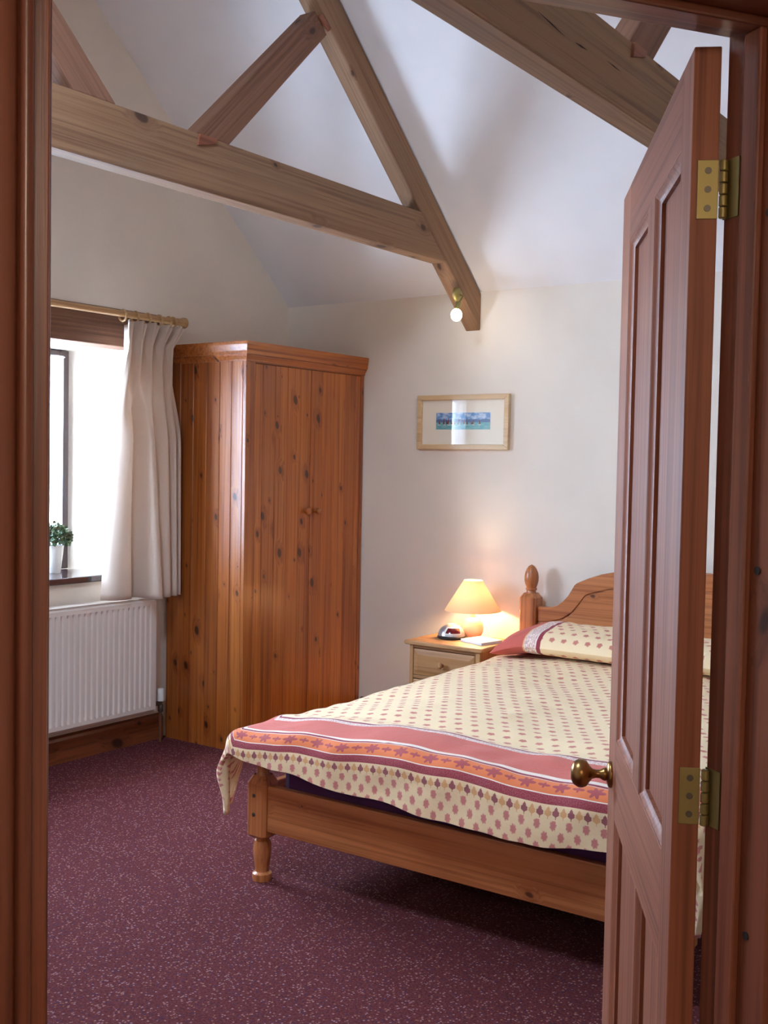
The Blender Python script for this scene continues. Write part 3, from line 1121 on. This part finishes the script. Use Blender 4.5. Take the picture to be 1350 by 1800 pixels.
part('base_board', B().box(WX0 + 0.01, -3.69, WY0 + 0.017, WY1 - 0.013, 0.02, 0.055), M['wardY'], wd)
part('top_board', B().box(WX0, WX1, WY0 + 0.017, WY1, WZ - 0.012, WZ + 0.0), M['wardY'], wd)
# crown: two stepped mouldings along the front and the near end
def crown(name, z0, z1, o0, o1):
    pr = [(0.0, z0), (o0, z0), (o0, z0 + (z1 - z0) * 0.25), (o1, z0 + (z1 - z0) * 0.75), (o1, z1), (0.0, z1)]
    rows = []
    for (x, y, dx, dy) in ((WX0, WY0, 0, -1), (WX1, WY0, 1, -1), (WX1, WY1, 1, 0)):
        rows.append([(x + dx * o, y + dy * o, z) for o, z in pr])
    b = B().grid(rows, closed=True)
    n = len(pr)
    b.f.append(tuple(range(n)))
    b.f.append(tuple(range(2 * n, 3 * n)))
    return part(name, b, M['wardY'], wd)


crown('lower_moulding', 1.893, 1.925, 0.006, 0.016)
crown('upper_moulding', 1.9252, 1.985, 0.024, 0.030)
part('crown_top', B().box(WX0, WX1, WY0, WY1, 1.95, 1.984), M['wardY'], wd)
for nm, ys, ky in (('door', [4.101, 4.155, 4.248, 4.344, 4.438, 4.530], 4.490), ('door', [4.534, 4.63, 4.726, 4.822, 4.916, 4.955], 4.578)):
    dd = part(nm, B().box(-3.690, -3.6655, ys[0], ys[-1], 0.058, 1.885), M['wardZ'], wd)
    for y0, y1 in zip(ys, ys[1:]):
        plank('plank', dd, -3.6653, -3.6455, y0, y1 - 0.0006, 0.058, 1.885, 'x', M['wardZ'])
    part('knob', B().lathe([(0.010, 0.0), (0.009, 0.010), (0.016, 0.016), (0.019, 0.024), (0.017, 0.031), (0.009, 0.035), (0.001, 0.0355)], -3.6455, ky, 1.163, 20, 'X'),
         M['wardX'], dd, smooth=50)

# ------------------------------------------------------------------ bed
XC = -1.755
bd = root('bed', (XC, 3.85, 0), 'pine bed frame with turned posts, arched headboard and low foot rail', 'bed')
FP, HP = 0.727, 0.798                              # foot and head post offsets
for s in (-1, 1):
    x = XC + s * FP
    yc = 2.857
    hw, ch = 0.042, 0.012
    sq = [(x - hw, yc - hw + ch), (x - hw + ch, yc - hw), (x + hw - ch, yc - hw), (x + hw, yc - hw + ch), (x + hw, yc + hw - ch), (x + hw - ch, yc + hw), (x - hw + ch, yc + hw), (x - hw, yc + hw - ch)]
    b = B().prism(sq, 'Z', 0.160, 0.335)
    cap = lambda k, z: [(x + (p[0] - x) * k, yc + (p[1] - yc) * k, z) for p in sq]
    b.grid([cap(1, 0.335), cap(0.62, 0.362)], closed=True)
    b.grid([cap(1, 0.160), cap(0.75, 0.150)], closed=True)
    b.lathe([(0.030, 0.152), (0.022, 0.146), (0.021, 0.141), (0.027, 0.137), (0.029, 0.128), (0.031, 0.108), (0.030, 0.085), (0.026, 0.055), (0.023, 0.034), (0.024, 0.030),
             (0.033, 0.024), (0.034, 0.014), (0.032, 0.0)], x, yc, 0, 28)
    b.lathe([(0.024, 0.36), (0.020, 0.375), (0.023, 0.40), (0.020, 0.42)], x, yc, 0, 20)
    lg = part('leg', b, M['bedZ'], bd, smooth=30)
    for z in (0.296, 0.232):
        part('bolt', B().lathe([(0.0065, 0.0), (0.0065, -0.002), (0.001, -0.004)], x - 0.004, yc - hw, z, 12, 'Y'), M['steel'], lg, smooth=40, label='steel bolt head')
part('foot_rail', B().box(XC - FP + 0.040, XC + FP - 0.040, 2.832, 2.860, 0.176, 0.333), M['bedX'], bd, bev=0.004)
for s in (-1, 1):
    x = XC + s * FP
    part('side_rail', B().box(x - 0.014 - s * 0.01, x + 0.014 - s * 0.01, 2.897, 4.86, 0.176, 0.333), M['bedY'], bd, bev=0.004)
for k in range(9):
    y = 3.0 + k * 0.22
    part('slat', B().box(XC - FP + 0.026, XC + FP - 0.026, y - 0.035, y + 0.035, 0.270, 0.288), M['bedX'], bd)
for s in (-1, 1):
    x, yc, hw = XC + s * HP, 4.905, 0.044
    sq = [(x - hw, yc - hw + .01), (x - hw + .01, yc - hw), (x + hw - .01, yc - hw), (x + hw, yc - hw + .01), (x + hw, yc + hw - .01), (x + hw - .01, yc + hw), (x - hw + .01, yc + hw), (x - hw, yc + hw - .01)]
    b = B().prism(sq, 'Z', 0.0, 0.775)
    cap = lambda k, z: [(x + (p[0] - x) * k, yc + (p[1] - yc) * k, z) for p in sq]
    b.grid([cap(1, 0.775), cap(0.66, 0.797)], closed=True)
    ps_ = part('headboard_post', b, M['bedZ'], bd, smooth=30)
    part('finial', B().lathe([(0.026, 0.795), (0.023, 0.802), (0.022, 0.808), (0.028, 0.813), (0.028, 0.819), (0.024, 0.823), (0.030, 0.838), (0.0345, 0.858), (0.0345, 0.877), (0.031, 0.898),
                             (0.024, 0.915), (0.015, 0.928), (0.001, 0.936)], x, yc, 0, 28), M['bedZ'], ps_, smooth=40)
half = [(-2.505, .736), (-2.44, .738), (-2.405, .750), (-2.372, .775), (-2.345, .805), (-2.325, .838), (-2.315, .856), (-2.306, .864), (-2.25, .890), (-2.18, .915), (-2.08, .938), (-1.95, .951), (-1.755, .957)]
groove = [(-2.505, .662), (-2.44, .666), (-2.375, .685), (-2.325, .720), (-2.285, .770), (-2.262, .803), (-2.25, .811), (-2.20, .828), (-2.126, .848), (-2.03, .862), (-1.92, .870), (-1.755, .873)]
mir = lambda h_: h_ + [(2 * XC - p[0], p[1]) for p in h_[-2::-1]]
hb = part('headboard', B().prism([(-2.505, .34)] + mir(half) + [(2 * XC + 2.505, .34)], 'Y', 4.893, 4.915), M['bedX'], bd, bev=0.003)
part('raised_panel', B().prism([(-2.503, .345)] + mir([(p[0] + .002, p[1] - .004) for p in groove]) + [(2 * XC + 2.503, .345)], 'Y', 4.884, 4.893), M['bedX'], hb, bev=0.001)
part('raised_border', B().prism([(p[0] if abs(p[0] - XC) < .74 else p[0] + .002, p[1] + .005) for p in mir(groove)] + [(p[0] if abs(p[0] - XC) < .74 else p[0], p[1] - .003) for p in mir(half)[::-1]], 'Y', 4.884, 4.893), M['bedX'], hb, bev=0.001)

# mattress
mt = root('mattress', (XC, 3.87, 0.288), 'purple-covered mattress base showing between duvet and foot rail', 'mattress')
part('mattress_body', B().box(-2.405, -1.105, 2.864, 4.872, 0.289, 0.468), M['mattress'], mt, bev=0.03)

# duvet
dv = root('duvet', (XC, 3.6, 0.47), 'cream duvet with red leaf print and pink and orange bands at the foot', 'duvet')


def interp(tab, x):
    for (a, b), (c_, d_) in zip(tab, tab[1:]):
        if x <= c_:
            t = max(0.0, (x - a) / (c_ - a))
            t = t * t * (3 - 2 * t)
            return b + (d_ - b) * t
    return tab[-1][1]


HEM = [(-2.60, 0.45), (-2.45, 0.436), (-2.33, 0.428), (-1.99, 0.390), (-1.70, 0.374), (-1.40, 0.384), (-1.19, 0.392), (-1.10, 0.39), (-0.95, 0.42)]
WF, RF = 0.760, 0.062                               # flat half width, fold radius
YF = 2.795                                          # where the foot fold starts
YH = 4.80


def fold(d, r):
    """distance d past the fold -> (outward, drop)"""
    q = PI / 2 * r
    if d < q:
        a = d / r
        return r * math.sin(a), r * (1 - math.cos(a))
    return r + 0.006 * (d - q), r + (d - q)


def nz(x, y, z, s):
    return noise.noise(Vector((x * s, y * s, z * s)))


NA, NB = 150, 220
LA = WF + 0.33
FV = 0.215                                          # cloth past the foot fold (nominal)
rows, uvs = [], []
for j in range(NB + 1):
    v = j / NB
    row, ur = [], []
    for i in range(NA + 1):
        a = -LA + 2 * LA * i / NA
        x0 = XC + max(-WF, min(WF, a))
        da = da0 = max(0.0, abs(a) - WF)
        sg = 1 if a > 0 else -1
        ztop = 0.520 + 0.030 * (1 - (min(abs(a), WF) / WF) ** 4)
        hem = interp(HEM, XC + sg * min(abs(a), WF + 0.05))
        fv = (ztop - RF - hem) + PI / 2 * RF
        L = fv + (YH - YF)
        # more rows near the foot
        w = v ** 1.5 * L
        db = max(0.0, fv - w)
        sh = min(1.0, max(0.0, (w - 0.085) / 0.12))
        da *= 1.0 - 0.72 * sh * sh * (3 - 2 * sh)
        y0 = YF + max(0.0, w - fv)
        ztop += 0.006 * math.sin(x0 * 7 + y0 * 3) + 0.012 * nz(x0, y0, 0.3, 4.0) + 0.005 * nz(x0, y0, 2.3, 11.0)
        ztop += 0.014 * math.exp(-((y0 - 2.95) / 0.22) ** 2)
        ztop -= 0.010 * math.exp(-((y0 - 3.12) / 0.06) ** 2)
        ztop += 0.020 * max(0, (y0 - 4.1)) 
        d = math.hypot(da, db)
        if d > 0:
            cx, cy = (da / d) * sg, -(db / d)
            out, drop = fold(d, RF)
            corner = 4 * (da * db) / (d * d) if d > 0 else 0
            th = math.atan2(db, da)
            if d > 0.1:
                k = (d - 0.1) / 0.25
                out *= 1 + corner * k * (0.20 + 0.26 * math.cos(th * 9.0 + 0.6))
                if da > db:
                    out += 0.016 * k * math.sin(y0 * 19 + sg)
            drop *= 1 - 0.04 * corner
            out += 0.010 * nz(x0, y0, d, 9.0)
            p = (x0 + cx * out, y0 + cy * out + (0.010 * nz(x0, 5.5, d * 0.5, 5.0) if db > 0 else 0), ztop - drop)
        else:
            p = (x0, y0, ztop)
        row.append(p)
        wav = 0.012 * math.sin(x0 * 5.0 + 0.4) + 0.010 * nz(x0, y0, 1.7, 5.0)
        skew = -0.055 * (x0 - XC)                    # the bands run slightly askew
        f_ = min(1.0, max(0.0, (w - 0.05) / 0.25))
        vv = w - fv + 0.205 - 1.5 * da0
        if da0 > 0 and vv < 0.08:                    # the corner shows the plain sprigged border
            q_ = (0.08 - vv) % 0.16
            vv = 0.08 - (q_ if q_ < 0.08 else 0.16 - q_)
        ur.append((a + 1.0, vv + (wav + skew) * f_ * (1 if w < 1.6 else 0.4)))
    rows.append(row)
    uvs.append(ur)
b = B().grid(rows)
du = part('cover', b, M['duvet'], dv, smooth=80, fix=False)
uvl = du.data.uv_layers.new(name='cloth')
flat = [q for r in uvs for q in r]
for lp in du.data.loops:
    uvl.data[lp.index].uv = flat[lp.vertex_index]
md = du.modifiers.new('thick', 'SOLIDIFY')
md.thickness = 0.018
md.offset = -1

# pillows
def pillow(x0, x1, label, flip=1):
    L, D, T = x1 - x0, 0.42, 0.072
    xc = (x0 + x1) / 2
    r_ = root('pillow', (xc, 4.655, 0.557), label, 'pillow', group='pillows against the headboard')
    n, m_ = 60, 40
    vs, fs, uv = [], [], []
    for side in (1, -1):
        rows = []
        for j in range(m_ + 1):
            row = []
            for i in range(n + 1):
                s, t = -1 + 2 * i / n, -1 + 2 * j / m_
                e = (max(0, 1 - abs(s) ** 4.6) ** 0.42) * (max(0, 1 - abs(t) ** 2.6) ** 0.5)
                # the seam edge pulls in between the corners
                x = s * L / 2 * (1 - 0.05 * (1 - t * t) * (abs(s) ** 4) * 0.5)
                y = t * D / 2 * (1 - 0.10 * (1 - s * s))
                h_ = T * e * (1 + 0.12 * nz(x + x0, y, side * 2.0, 6.0)) + 0.004 * nz(x * 2 + x0, y * 2, side, 12.0) * min(1, e * 3)
                # leaning slightly back on the headboard
                ang = math.radians(3)
                zl = side * h_ * (1.05 if side > 0 else 0.75)
                yy = y * math.cos(ang) - zl * math.sin(ang)
                zz = y * math.sin(ang) + zl * math.cos(ang)
                row.append((x, yy, zz + 0.062 - 0.045 * max(0.0, (-s * flip - 0.55) / 0.45) ** 1.4))
                uv.append(((s * flip + 1) / 2 * L + 0.02, (t + 1) / 2 * D + (0.6 if side < 0 else 0.0)))
            rows.append(row)
        vs += [p for rw in rows for p in rw]
    b = B()
    N1 = (n + 1) * (m_ + 1)
    b.v = vs
    for side in (0, 1):
        for j in range(m_):
            for i in range(n):
                q = side * N1 + j * (n + 1) + i
                fc = (q, q + 1, q + n + 2, q + n + 1)
                b.f.append(fc if side == 0 else fc[::-1])
    o = part('pillowcase', b, M['pillow'], r_, smooth=80, local=True, fix=False)
    ul = o.data.uv_layers.new(name='cloth')
    for lp in o.data.loops:
        ul.data[lp.index].uv = uv[lp.vertex_index]
    return r_


pillow(-2.52, -1.78, 'pillow with red border beside the lamp, in front of the left of the headboard')
pillow(-1.77, -1.03, 'pillow mostly hidden behind the open door', -1)

# ------------------------------------------------------------------ bedside cabinet
NT_ = 0.560
ns = root('bedside_cabinet', (-2.816, 4.70, 0), 'small pine bedside cabinet with panelled drawers between wardrobe and bed', 'bedside cabinet')
nx0, nx1, ny0, ny1 = -3.020, -2.626, 4.545, 4.880
part('top', B().prism([(nx0 - 0.022, NT_ - 0.012), (nx0 - 0.016, NT_ - 0.020), (nx1 + 0.016, NT_ - 0.020), (nx1 + 0.022, NT_ - 0.012), (nx1 + 0.022, NT_ - 0.004), (nx1 + 0.016, NT_), (nx0 - 0.016, NT_), (nx0 - 0.022, NT_ - 0.004)],
                      'Y', ny0 - 0.020, ny1 + 0.003), M['nightX'], ns, bev=0.004)
part('side_panel', B().box(nx0, nx0 + 0.018, ny0 + 0.018, ny1, 0.0, NT_ - 0.021), M['nightZ'], ns, bev=0.001)
part('side_panel', B().box(nx1 - 0.018, nx1, ny0 + 0.018, ny1, 0.0, NT_ - 0.021), M['nightZ'], ns, bev=0.001)
part('back_panel', B().box(nx0 + 0.018, nx1 - 0.018, ny1 - 0.008, ny1, 0.03, NT_ - 0.021), M['nightZ'], ns)
part('stile', B().box(nx0, nx0 + 0.020, ny0, ny0 + 0.018, 0.0, NT_ - 0.021), M['nightZ'], ns, bev=0.0015)
part('stile', B().box(nx1 - 0.024, nx1, ny0, ny0 + 0.018, 0.0, NT_ - 0.021), M['nightZ'], ns, bev=0.0015)
drz = [(0.392, 0.524), (0.232, 0.376), (0.072, 0.216)]
for z0, z1 in ((0.524, NT_ - 0.021), (0.376, 0.392), (0.216, 0.232), (0.03, 0.072)):
    part('cross_rail', B().box(nx0 + 0.020, nx1 - 0.024, ny0 + 0.004, ny0 + 0.018, z0, z1), M['nightX'], ns, bev=0.001)
for z0, z1 in drz:
    xa_, xb_ = nx0 + 0.0235, nx1 - 0.0275
    za_, zb_ = z0 + 0.003, z1 - 0.004
    b = B().box(xa_, xb_, ny0 + 0.001, ny0 + 0.02, za_, zb_)
    # raised field with sloped border
    i0, i1 = 0.012, 0.026
    rows = [[(xa_ + k, yy, za_ + k), (xb_ - k, yy, za_ + k), (xb_ - k, yy, zb_ - k), (xa_ + k, yy, zb_ - k)] for k, yy in ((0.0, ny0 + 0.001), (i0 * 0.3, ny0 - 0.0005), (i1, ny0 - 0.0045))]
    b.grid(rows, closed=True)
    n = len(b.v)
    b.f.append((n - 4, n - 3, n - 2, n - 1))
    dw = part('drawer', b, M['nightX'], ns, bev=0.0)
    xm, zm = (xa_ + xb_) / 2 - 0.004, (za_ + zb_) / 2
    part('knob', B().lathe([(0.008, 0.0), (0.007, -0.010), (0.013, -0.015), (0.0155, -0.022), (0.013, -0.028), (0.006, -0.031), (0.001, -0.0315)], xm, ny0 - 0.0045, zm, 20, 'Y'),
         M['nightY'], dw, smooth=50)

# ------------------------------------------------------------------ things on the cabinet
lx, ly = -2.842, 4.838
lp = root('table_lamp', (lx, ly, NT_), 'lit bedside lamp with cream cone shade and round peach base', 'lamp')
part('base', B().lathe([(0.001, NT_ + 0.0003), (0.040, NT_ + 0.0003), (0.043, NT_ + 0.004), (0.052, NT_ + 0.020), (0.0565, NT_ + 0.042), (0.053, NT_ + 0.064), (0.040, NT_ + 0.084), (0.022, NT_ + 0.095), (0.013, NT_ + 0.099), (0.011, NT_ + 0.104), (0.001, NT_ + 0.105)], lx, ly, 0, 36),
     M['lamp_ceramic'], lp, smooth=50)
part('bulb_holder', B().lathe([(0.012, NT_ + 0.104), (0.014, NT_ + 0.106), (0.014, NT_ + 0.135), (0.010, NT_ + 0.138)], lx, ly, 0, 20), M['white_plastic'], lp, smooth=40)
part('bulb', B().ball((lx, ly, NT_ + 0.195), 0.024, 0.024, 0.032), M['lamp_bulb'], lp, smooth=80)
n = 48
zb_, zt_, rb_, rt_ = 0.690, 0.842, 0.141, 0.047
rows = []
for r, z in ((rb_, zb_), (rb_ - 0.001, zb_ + 0.002), (rt_, zt_)):
    rows.append([(lx + r * math.cos(2 * PI * k / n), ly + r * math.sin(2 * PI * k / n), z) for k in range(n)])
part('lamp_shade', B().grid(rows, closed=True), M['shade'], lp, smooth=80)
sp_ = B()
for k in range(3):
    a = 2 * PI * k / 3 + 0.4
    sp_.tube([(lx + 0.012 * math.cos(a), ly + 0.012 * math.sin(a), NT_ + 0.132), (lx + (rb_ - 0.048) * math.cos(a), ly + (rb_ - 0.048) * math.sin(a), zb_ + 0.0735)], 0.0012, 6)
part('shade_carrier', sp_, M['steel'], lp)

# alarm clock: a silver dome on a black foot, red window facing the bed
ck = root('alarm_clock', (-2.892, 4.722, NT_), 'silver dome alarm clock with dark red display on the bedside cabinet', 'alarm clock', rz=math.radians(12))
part('foot', B().lathe([(0.066, 0.0003), (0.070, 0.004), (0.070, 0.012), (0.066, 0.016)], 0, 0, 0, 36), M['black_plastic'], ck, smooth=40, local=True)
dome = B()
dome.ball((0, 0, 0.012), 0.068, 0.066, 0.060, 32, 20)
dome.v = [(x, y, max(z, 0.014)) for x, y, z in dome.v]
part('shell', dome, M['silver'], ck, smooth=50, local=True)
# display: curved patch just proud of the dome
def dome_patch(a0, a1, t0, t1, k, shear=0.0):
    rows = []
    for j in range(9):
        t = t0 + (t1 - t0) * j / 8
        rows.append([(0.068 * k * math.sin(t) * math.cos(a0 + (a1 - a0) * i / 14 + shear * (t - t0)), 0.066 * k * math.sin(t) * math.sin(a0 + (a1 - a0) * i / 14 + shear * (t - t0)), 0.012 + 0.060 * k * math.cos(t)) for i in range(15)])
    return B().grid(rows)


part('bezel', dome_patch(-1.75, -0.25, 0.62, 1.36, 1.012, -0.25), M['white_plastic'], ck, smooth=80, local=True)
part('display', dome_patch(-1.60, -0.42, 0.80, 1.26, 1.03, -0.25), M['red_display'], ck, smooth=80, local=True)
part('snooze_button', dome_patch(-PI, PI, 0.02, 0.30, 1.02), M['white_plastic'], ck, smooth=80, local=True)

bk = root('notepad', (-2.735, 4.715, NT_), 'thin white booklet lying on the front of the bedside cabinet', 'booklet', rz=math.radians(-4))
quad = [(-0.062, -0.042), (0.095, -0.118), (0.045, 0.110), (-0.085, 0.120)]
quad = [(-0.070, -0.050), (0.082, -0.092), (0.100, 0.060), (-0.052, 0.100)]
part('pages', B().prism([(p[0] * .985, p[1] * .985) for p in quad], 'Z', 0.0015, 0.0105), M['paper'], bk, local=True)
part('cover', B().prism(quad, 'Z', 0.0003, 0.0015).prism(quad, 'Z', 0.0105, 0.012), M['paper'], bk, local=True)

# ------------------------------------------------------------------ picture
pc = root('framed_picture', (-3.008, 4.985, 1.635), 'small seascape print with sailing boats in a pale wood frame on the wall', 'picture')
px0, px1, pz0, pz1, pyb, pyf = -3.281, -2.735, 1.494, 1.775, 4.989, 4.964
fwid = 0.026
outer = [(px0, pz0), (px1, pz0), (px1, pz1), (px0, pz1)]
inner = [(px0 + fwid, pz0 + fwid), (px1 - fwid, pz0 + fwid), (px1 - fwid, pz1 - fwid), (px0 + fwid, pz1 - fwid)]
for k in range(4):
    k2 = (k + 1) % 4
    poly = [outer[k], outer[k2], inner[k2], inner[k]]
    part('frame_side', B().prism(poly, 'Y', pyf, pyb - 0.001), M['maple'], pc, bev=0.002)
part('mount', B().box(px0 + fwid - .003, px1 - fwid + .003, 4.980, 4.984, pz0 + fwid - .003, pz1 - fwid + .003), M['mount'], pc)
part('picture_glass', B().box(px0 + fwid - .002, px1 - fwid + .002, 4.970, 4.972, pz0 + fwid - .002, pz1 - fwid + .002), M['picture_glass'], pc)


def seascape():
    m = Mat('printed_seascape', rough=0.8)
    g = m.coords('Generated')
    x, y, z = m.sep(g)
    nzv = m.noise(m.comb(x * 5.0, z * 2.0, 0.0), 1.6, 4, 0.6)
    sky = m.mix(nzv.smooth(0.4, 0.65), lin((92, 142, 196)), lin((196, 214, 230)))
    hill = (z + (m.noise(m.comb(x * 7.0, 0.0, 0.0), 1.0, 2) - 0.5) * 0.22).lt(0.60)
    c = m.mix(hill, sky, lin((88, 118, 160)))
    sea = m.mix(m.noise(m.comb(x * 9.0, z * 22.0, 0.0), 1.0, 2).smooth(0.4, 0.65), lin((96, 168, 176)), lin((140, 196, 190)))
    c = m.mix(z.lt(0.42), c, sea)
    m.color(c)
    return m.m


M['seascape'] = seascape()
qx0, qx1, qz0, qz1 = -3.170, -2.847, 1.597, 1.683
pr = part('print', B().box(qx0, qx1, 4.9788, 4.9799, qz0, qz1), M['seascape'], pc)
sl = B()
for fx, hgt, lean in ((.05, .028, 1), (.16, .034, -1), (.19, .030, 1), (.24, .036, -1), (.28, .022, 1), (.34, .018, 1), (.43, .030, -1), (.46, .026, 1), (.54, .032, -1), (.57, .024, 1), (.65, .020, 1), (.70, .022, -1), (.80, .030, 1)):
    x = qx0 + (qx1 - qx0) * fx
    z = qz0 + 0.026
    sl.prism([(x, z), (x + lean * 0.010, z + 0.002), (x + lean * 0.001, z + hgt)], 'Y', 4.9780, 4.9787)
part('sails', sl, Mat('printed_red_brown_sail', rough=0.8, color=(122, 62, 56)).m, pr, kind='stuff')
sl = B()
for fx in (.055, .165, .235, .285, .43, .55, .70, .81):
    x = qx0 + (qx1 - qx0) * fx
    z = qz0 + 0.022
    sl.prism([(x - .006, z), (x + .006, z), (x + .008, z + .003), (x - .008, z + .003)], 'Y', 4.9780, 4.9787)
part('hulls', sl, Mat('printed_white_hull', rough=0.8, color=(232, 226, 214)).m, pr, kind='stuff')

# ------------------------------------------------------------------ roof trusses
def sloped(name, b, mat, parent, th, bev):
    """a part whose own Y axis runs along the timber"""
    of = origin_of(parent)
    ct, sn = math.cos(-th), math.sin(-th)
    b.v = [(x - of[0], (y - of[1]) * ct - (z - of[2]) * sn, (y - of[1]) * sn + (z - of[2]) * ct) for x, y, z in b.v]
    o = part(name, b, mat, parent, bev=bev, local=True)
    o.rotation_euler = (th, 0, 0)
    return o


TX, TT = -2.921, 0.085                              # face towards the camera, thickness
TZ0, TZ1 = 2.390, 2.590
t1 = root('roof_truss', (TX, RIDGE_Y, TZ0), 'weathered oak roof truss nearer the window, above the wardrobe', 'roof truss', group='oak roof trusses')
mirY = lambda y: 2 * RIDGE_Y - y
RZ_ = 0.165                                         # rafter depth measured vertically


def low(y):
    return EAVE - 0.012 + PITCHS * (BW - y) - RZ_ - 0.02


# where the tie's top and bottom meet the rafter's lower edge
yt = BW - (TZ1 - (EAVE - 0.032 - RZ_)) / PITCHS
yb_ = BW - (TZ0 - (EAVE - 0.032 - RZ_)) / PITCHS
tie = [(mirY(yb_), TZ0), (yb_, TZ0), (yt, TZ1), (mirY(yt), TZ1)]
part('tie_beam', B().prism(tie, 'X', TX - TT, TX), M['beamY'], t1, bev=0.006)
for s in (0, 1):
    fy = (lambda y: y) if s == 0 else mirY
    poly = [(BW - 0.002, low(BW)), (BW - 0.002, EAVE - 0.012), (RIDGE_Y, EAVE - 0.012 + PITCHS * (BW - RIDGE_Y)), (RIDGE_Y, low(RIDGE_Y))]
    # build level in its own axes so that the grain runs along the rafter
    sloped('rafter', B().prism([(fy(a), b_) for a, b_ in poly], 'X', TX - TT, TX), M['beamY'], t1, math.atan(PITCHS) * (-1 if s == 0 else 1), 0.005)
    st = [(2.956, TZ1), (3.131, TZ1), (3.704, 3.172), (3.623, 3.243)]
    stp = sloped('strut', B().prism([(fy(a), b_) for a, b_ in st], 'X', TX - TT, TX - 0.006), M['strutY'], t1, 0.787 * (1 if s == 0 else -1), 0.004)
    if s == 0:
        wz = [(2.953, 2.545), (3.040, 2.568), (3.050, 2.588), (2.962, 2.588)]
        part('tenon', B().prism(wz, 'X', TX - 0.002, TX + 0.009), M['doorY'], t1, bev=0.001, label='reddish tenon end at the foot of the strut')
        wz = [(3.640, 3.222), (3.700, 3.182), (3.716, 3.200), (3.655, 3.240)]
        part('tenon', B().prism(wz, 'X', TX - 0.002, TX + 0.006), M['doorY'], t1, bev=0.001, label='reddish tenon end where strut meets rafter')
t2 = copy_tree(t1)
t2.location = (-1.272, RIDGE_Y, TZ0)
t2['label'] = 'weathered oak roof truss nearer the doorway, above the open door'

# drying cracks along the face of the nearer tie beam
for ya_, za_, yb2, zb2, w_ in ((2.406, 2.488, 2.551, 2.474, .0022), (2.606, 2.478, 2.680, 2.480, .0028), (2.803, 2.490, 2.894, 2.487, .0020)):
    part('crack', B().hexa([(x, y, z) for x in (-1.274, -1.2715) for y, z in ((ya_, za_), ((ya_ + yb2) / 2, (za_ + zb2) / 2 - w_), (yb2, zb2), ((ya_ + yb2) / 2, (za_ + zb2) / 2 + w_))]),
         M['dark_gap'], t2, label='dark drying crack in the beam')

# ------------------------------------------------------------------ spotlight on the rafter
sx, sy, sz = TX, 4.748, 2.247
sl_ = root('spotlight', (sx, sy, sz), 'small brass spotlight with lit bulb on the foot of the rafter', 'spotlight')
part('rosette', B().lathe([(0.037, 0.0005), (0.038, 0.004), (0.035, 0.011), (0.026, 0.018), (0.014, 0.022), (0.001, 0.023)], sx, sy, sz, 30, 'X'), M['brass'], sl_, smooth=50)
part('arm', B().tube([(sx + 0.018, sy, sz), (sx + 0.045, sy - 0.010, sz - 0.012), (sx + 0.058, sy - 0.045, sz - 0.030), (sx + 0.060, sy - 0.075, sz - 0.055)], 0.0045, 10), M['brass'], sl_, smooth=50)
bx, by, bz = sx + 0.060, sy - 0.092, sz - 0.112
part('lamp_holder', B().tube([(bx, sy - 0.074, sz - 0.050), (bx, by + 0.004, bz + 0.026)], 0.013, 14), M['brass'], sl_, smooth=40)
part('bulb', B().ball((bx, by, bz), 0.027, 0.027, 0.030, 20, 14), M['spot_bulb'], sl_, smooth=80)
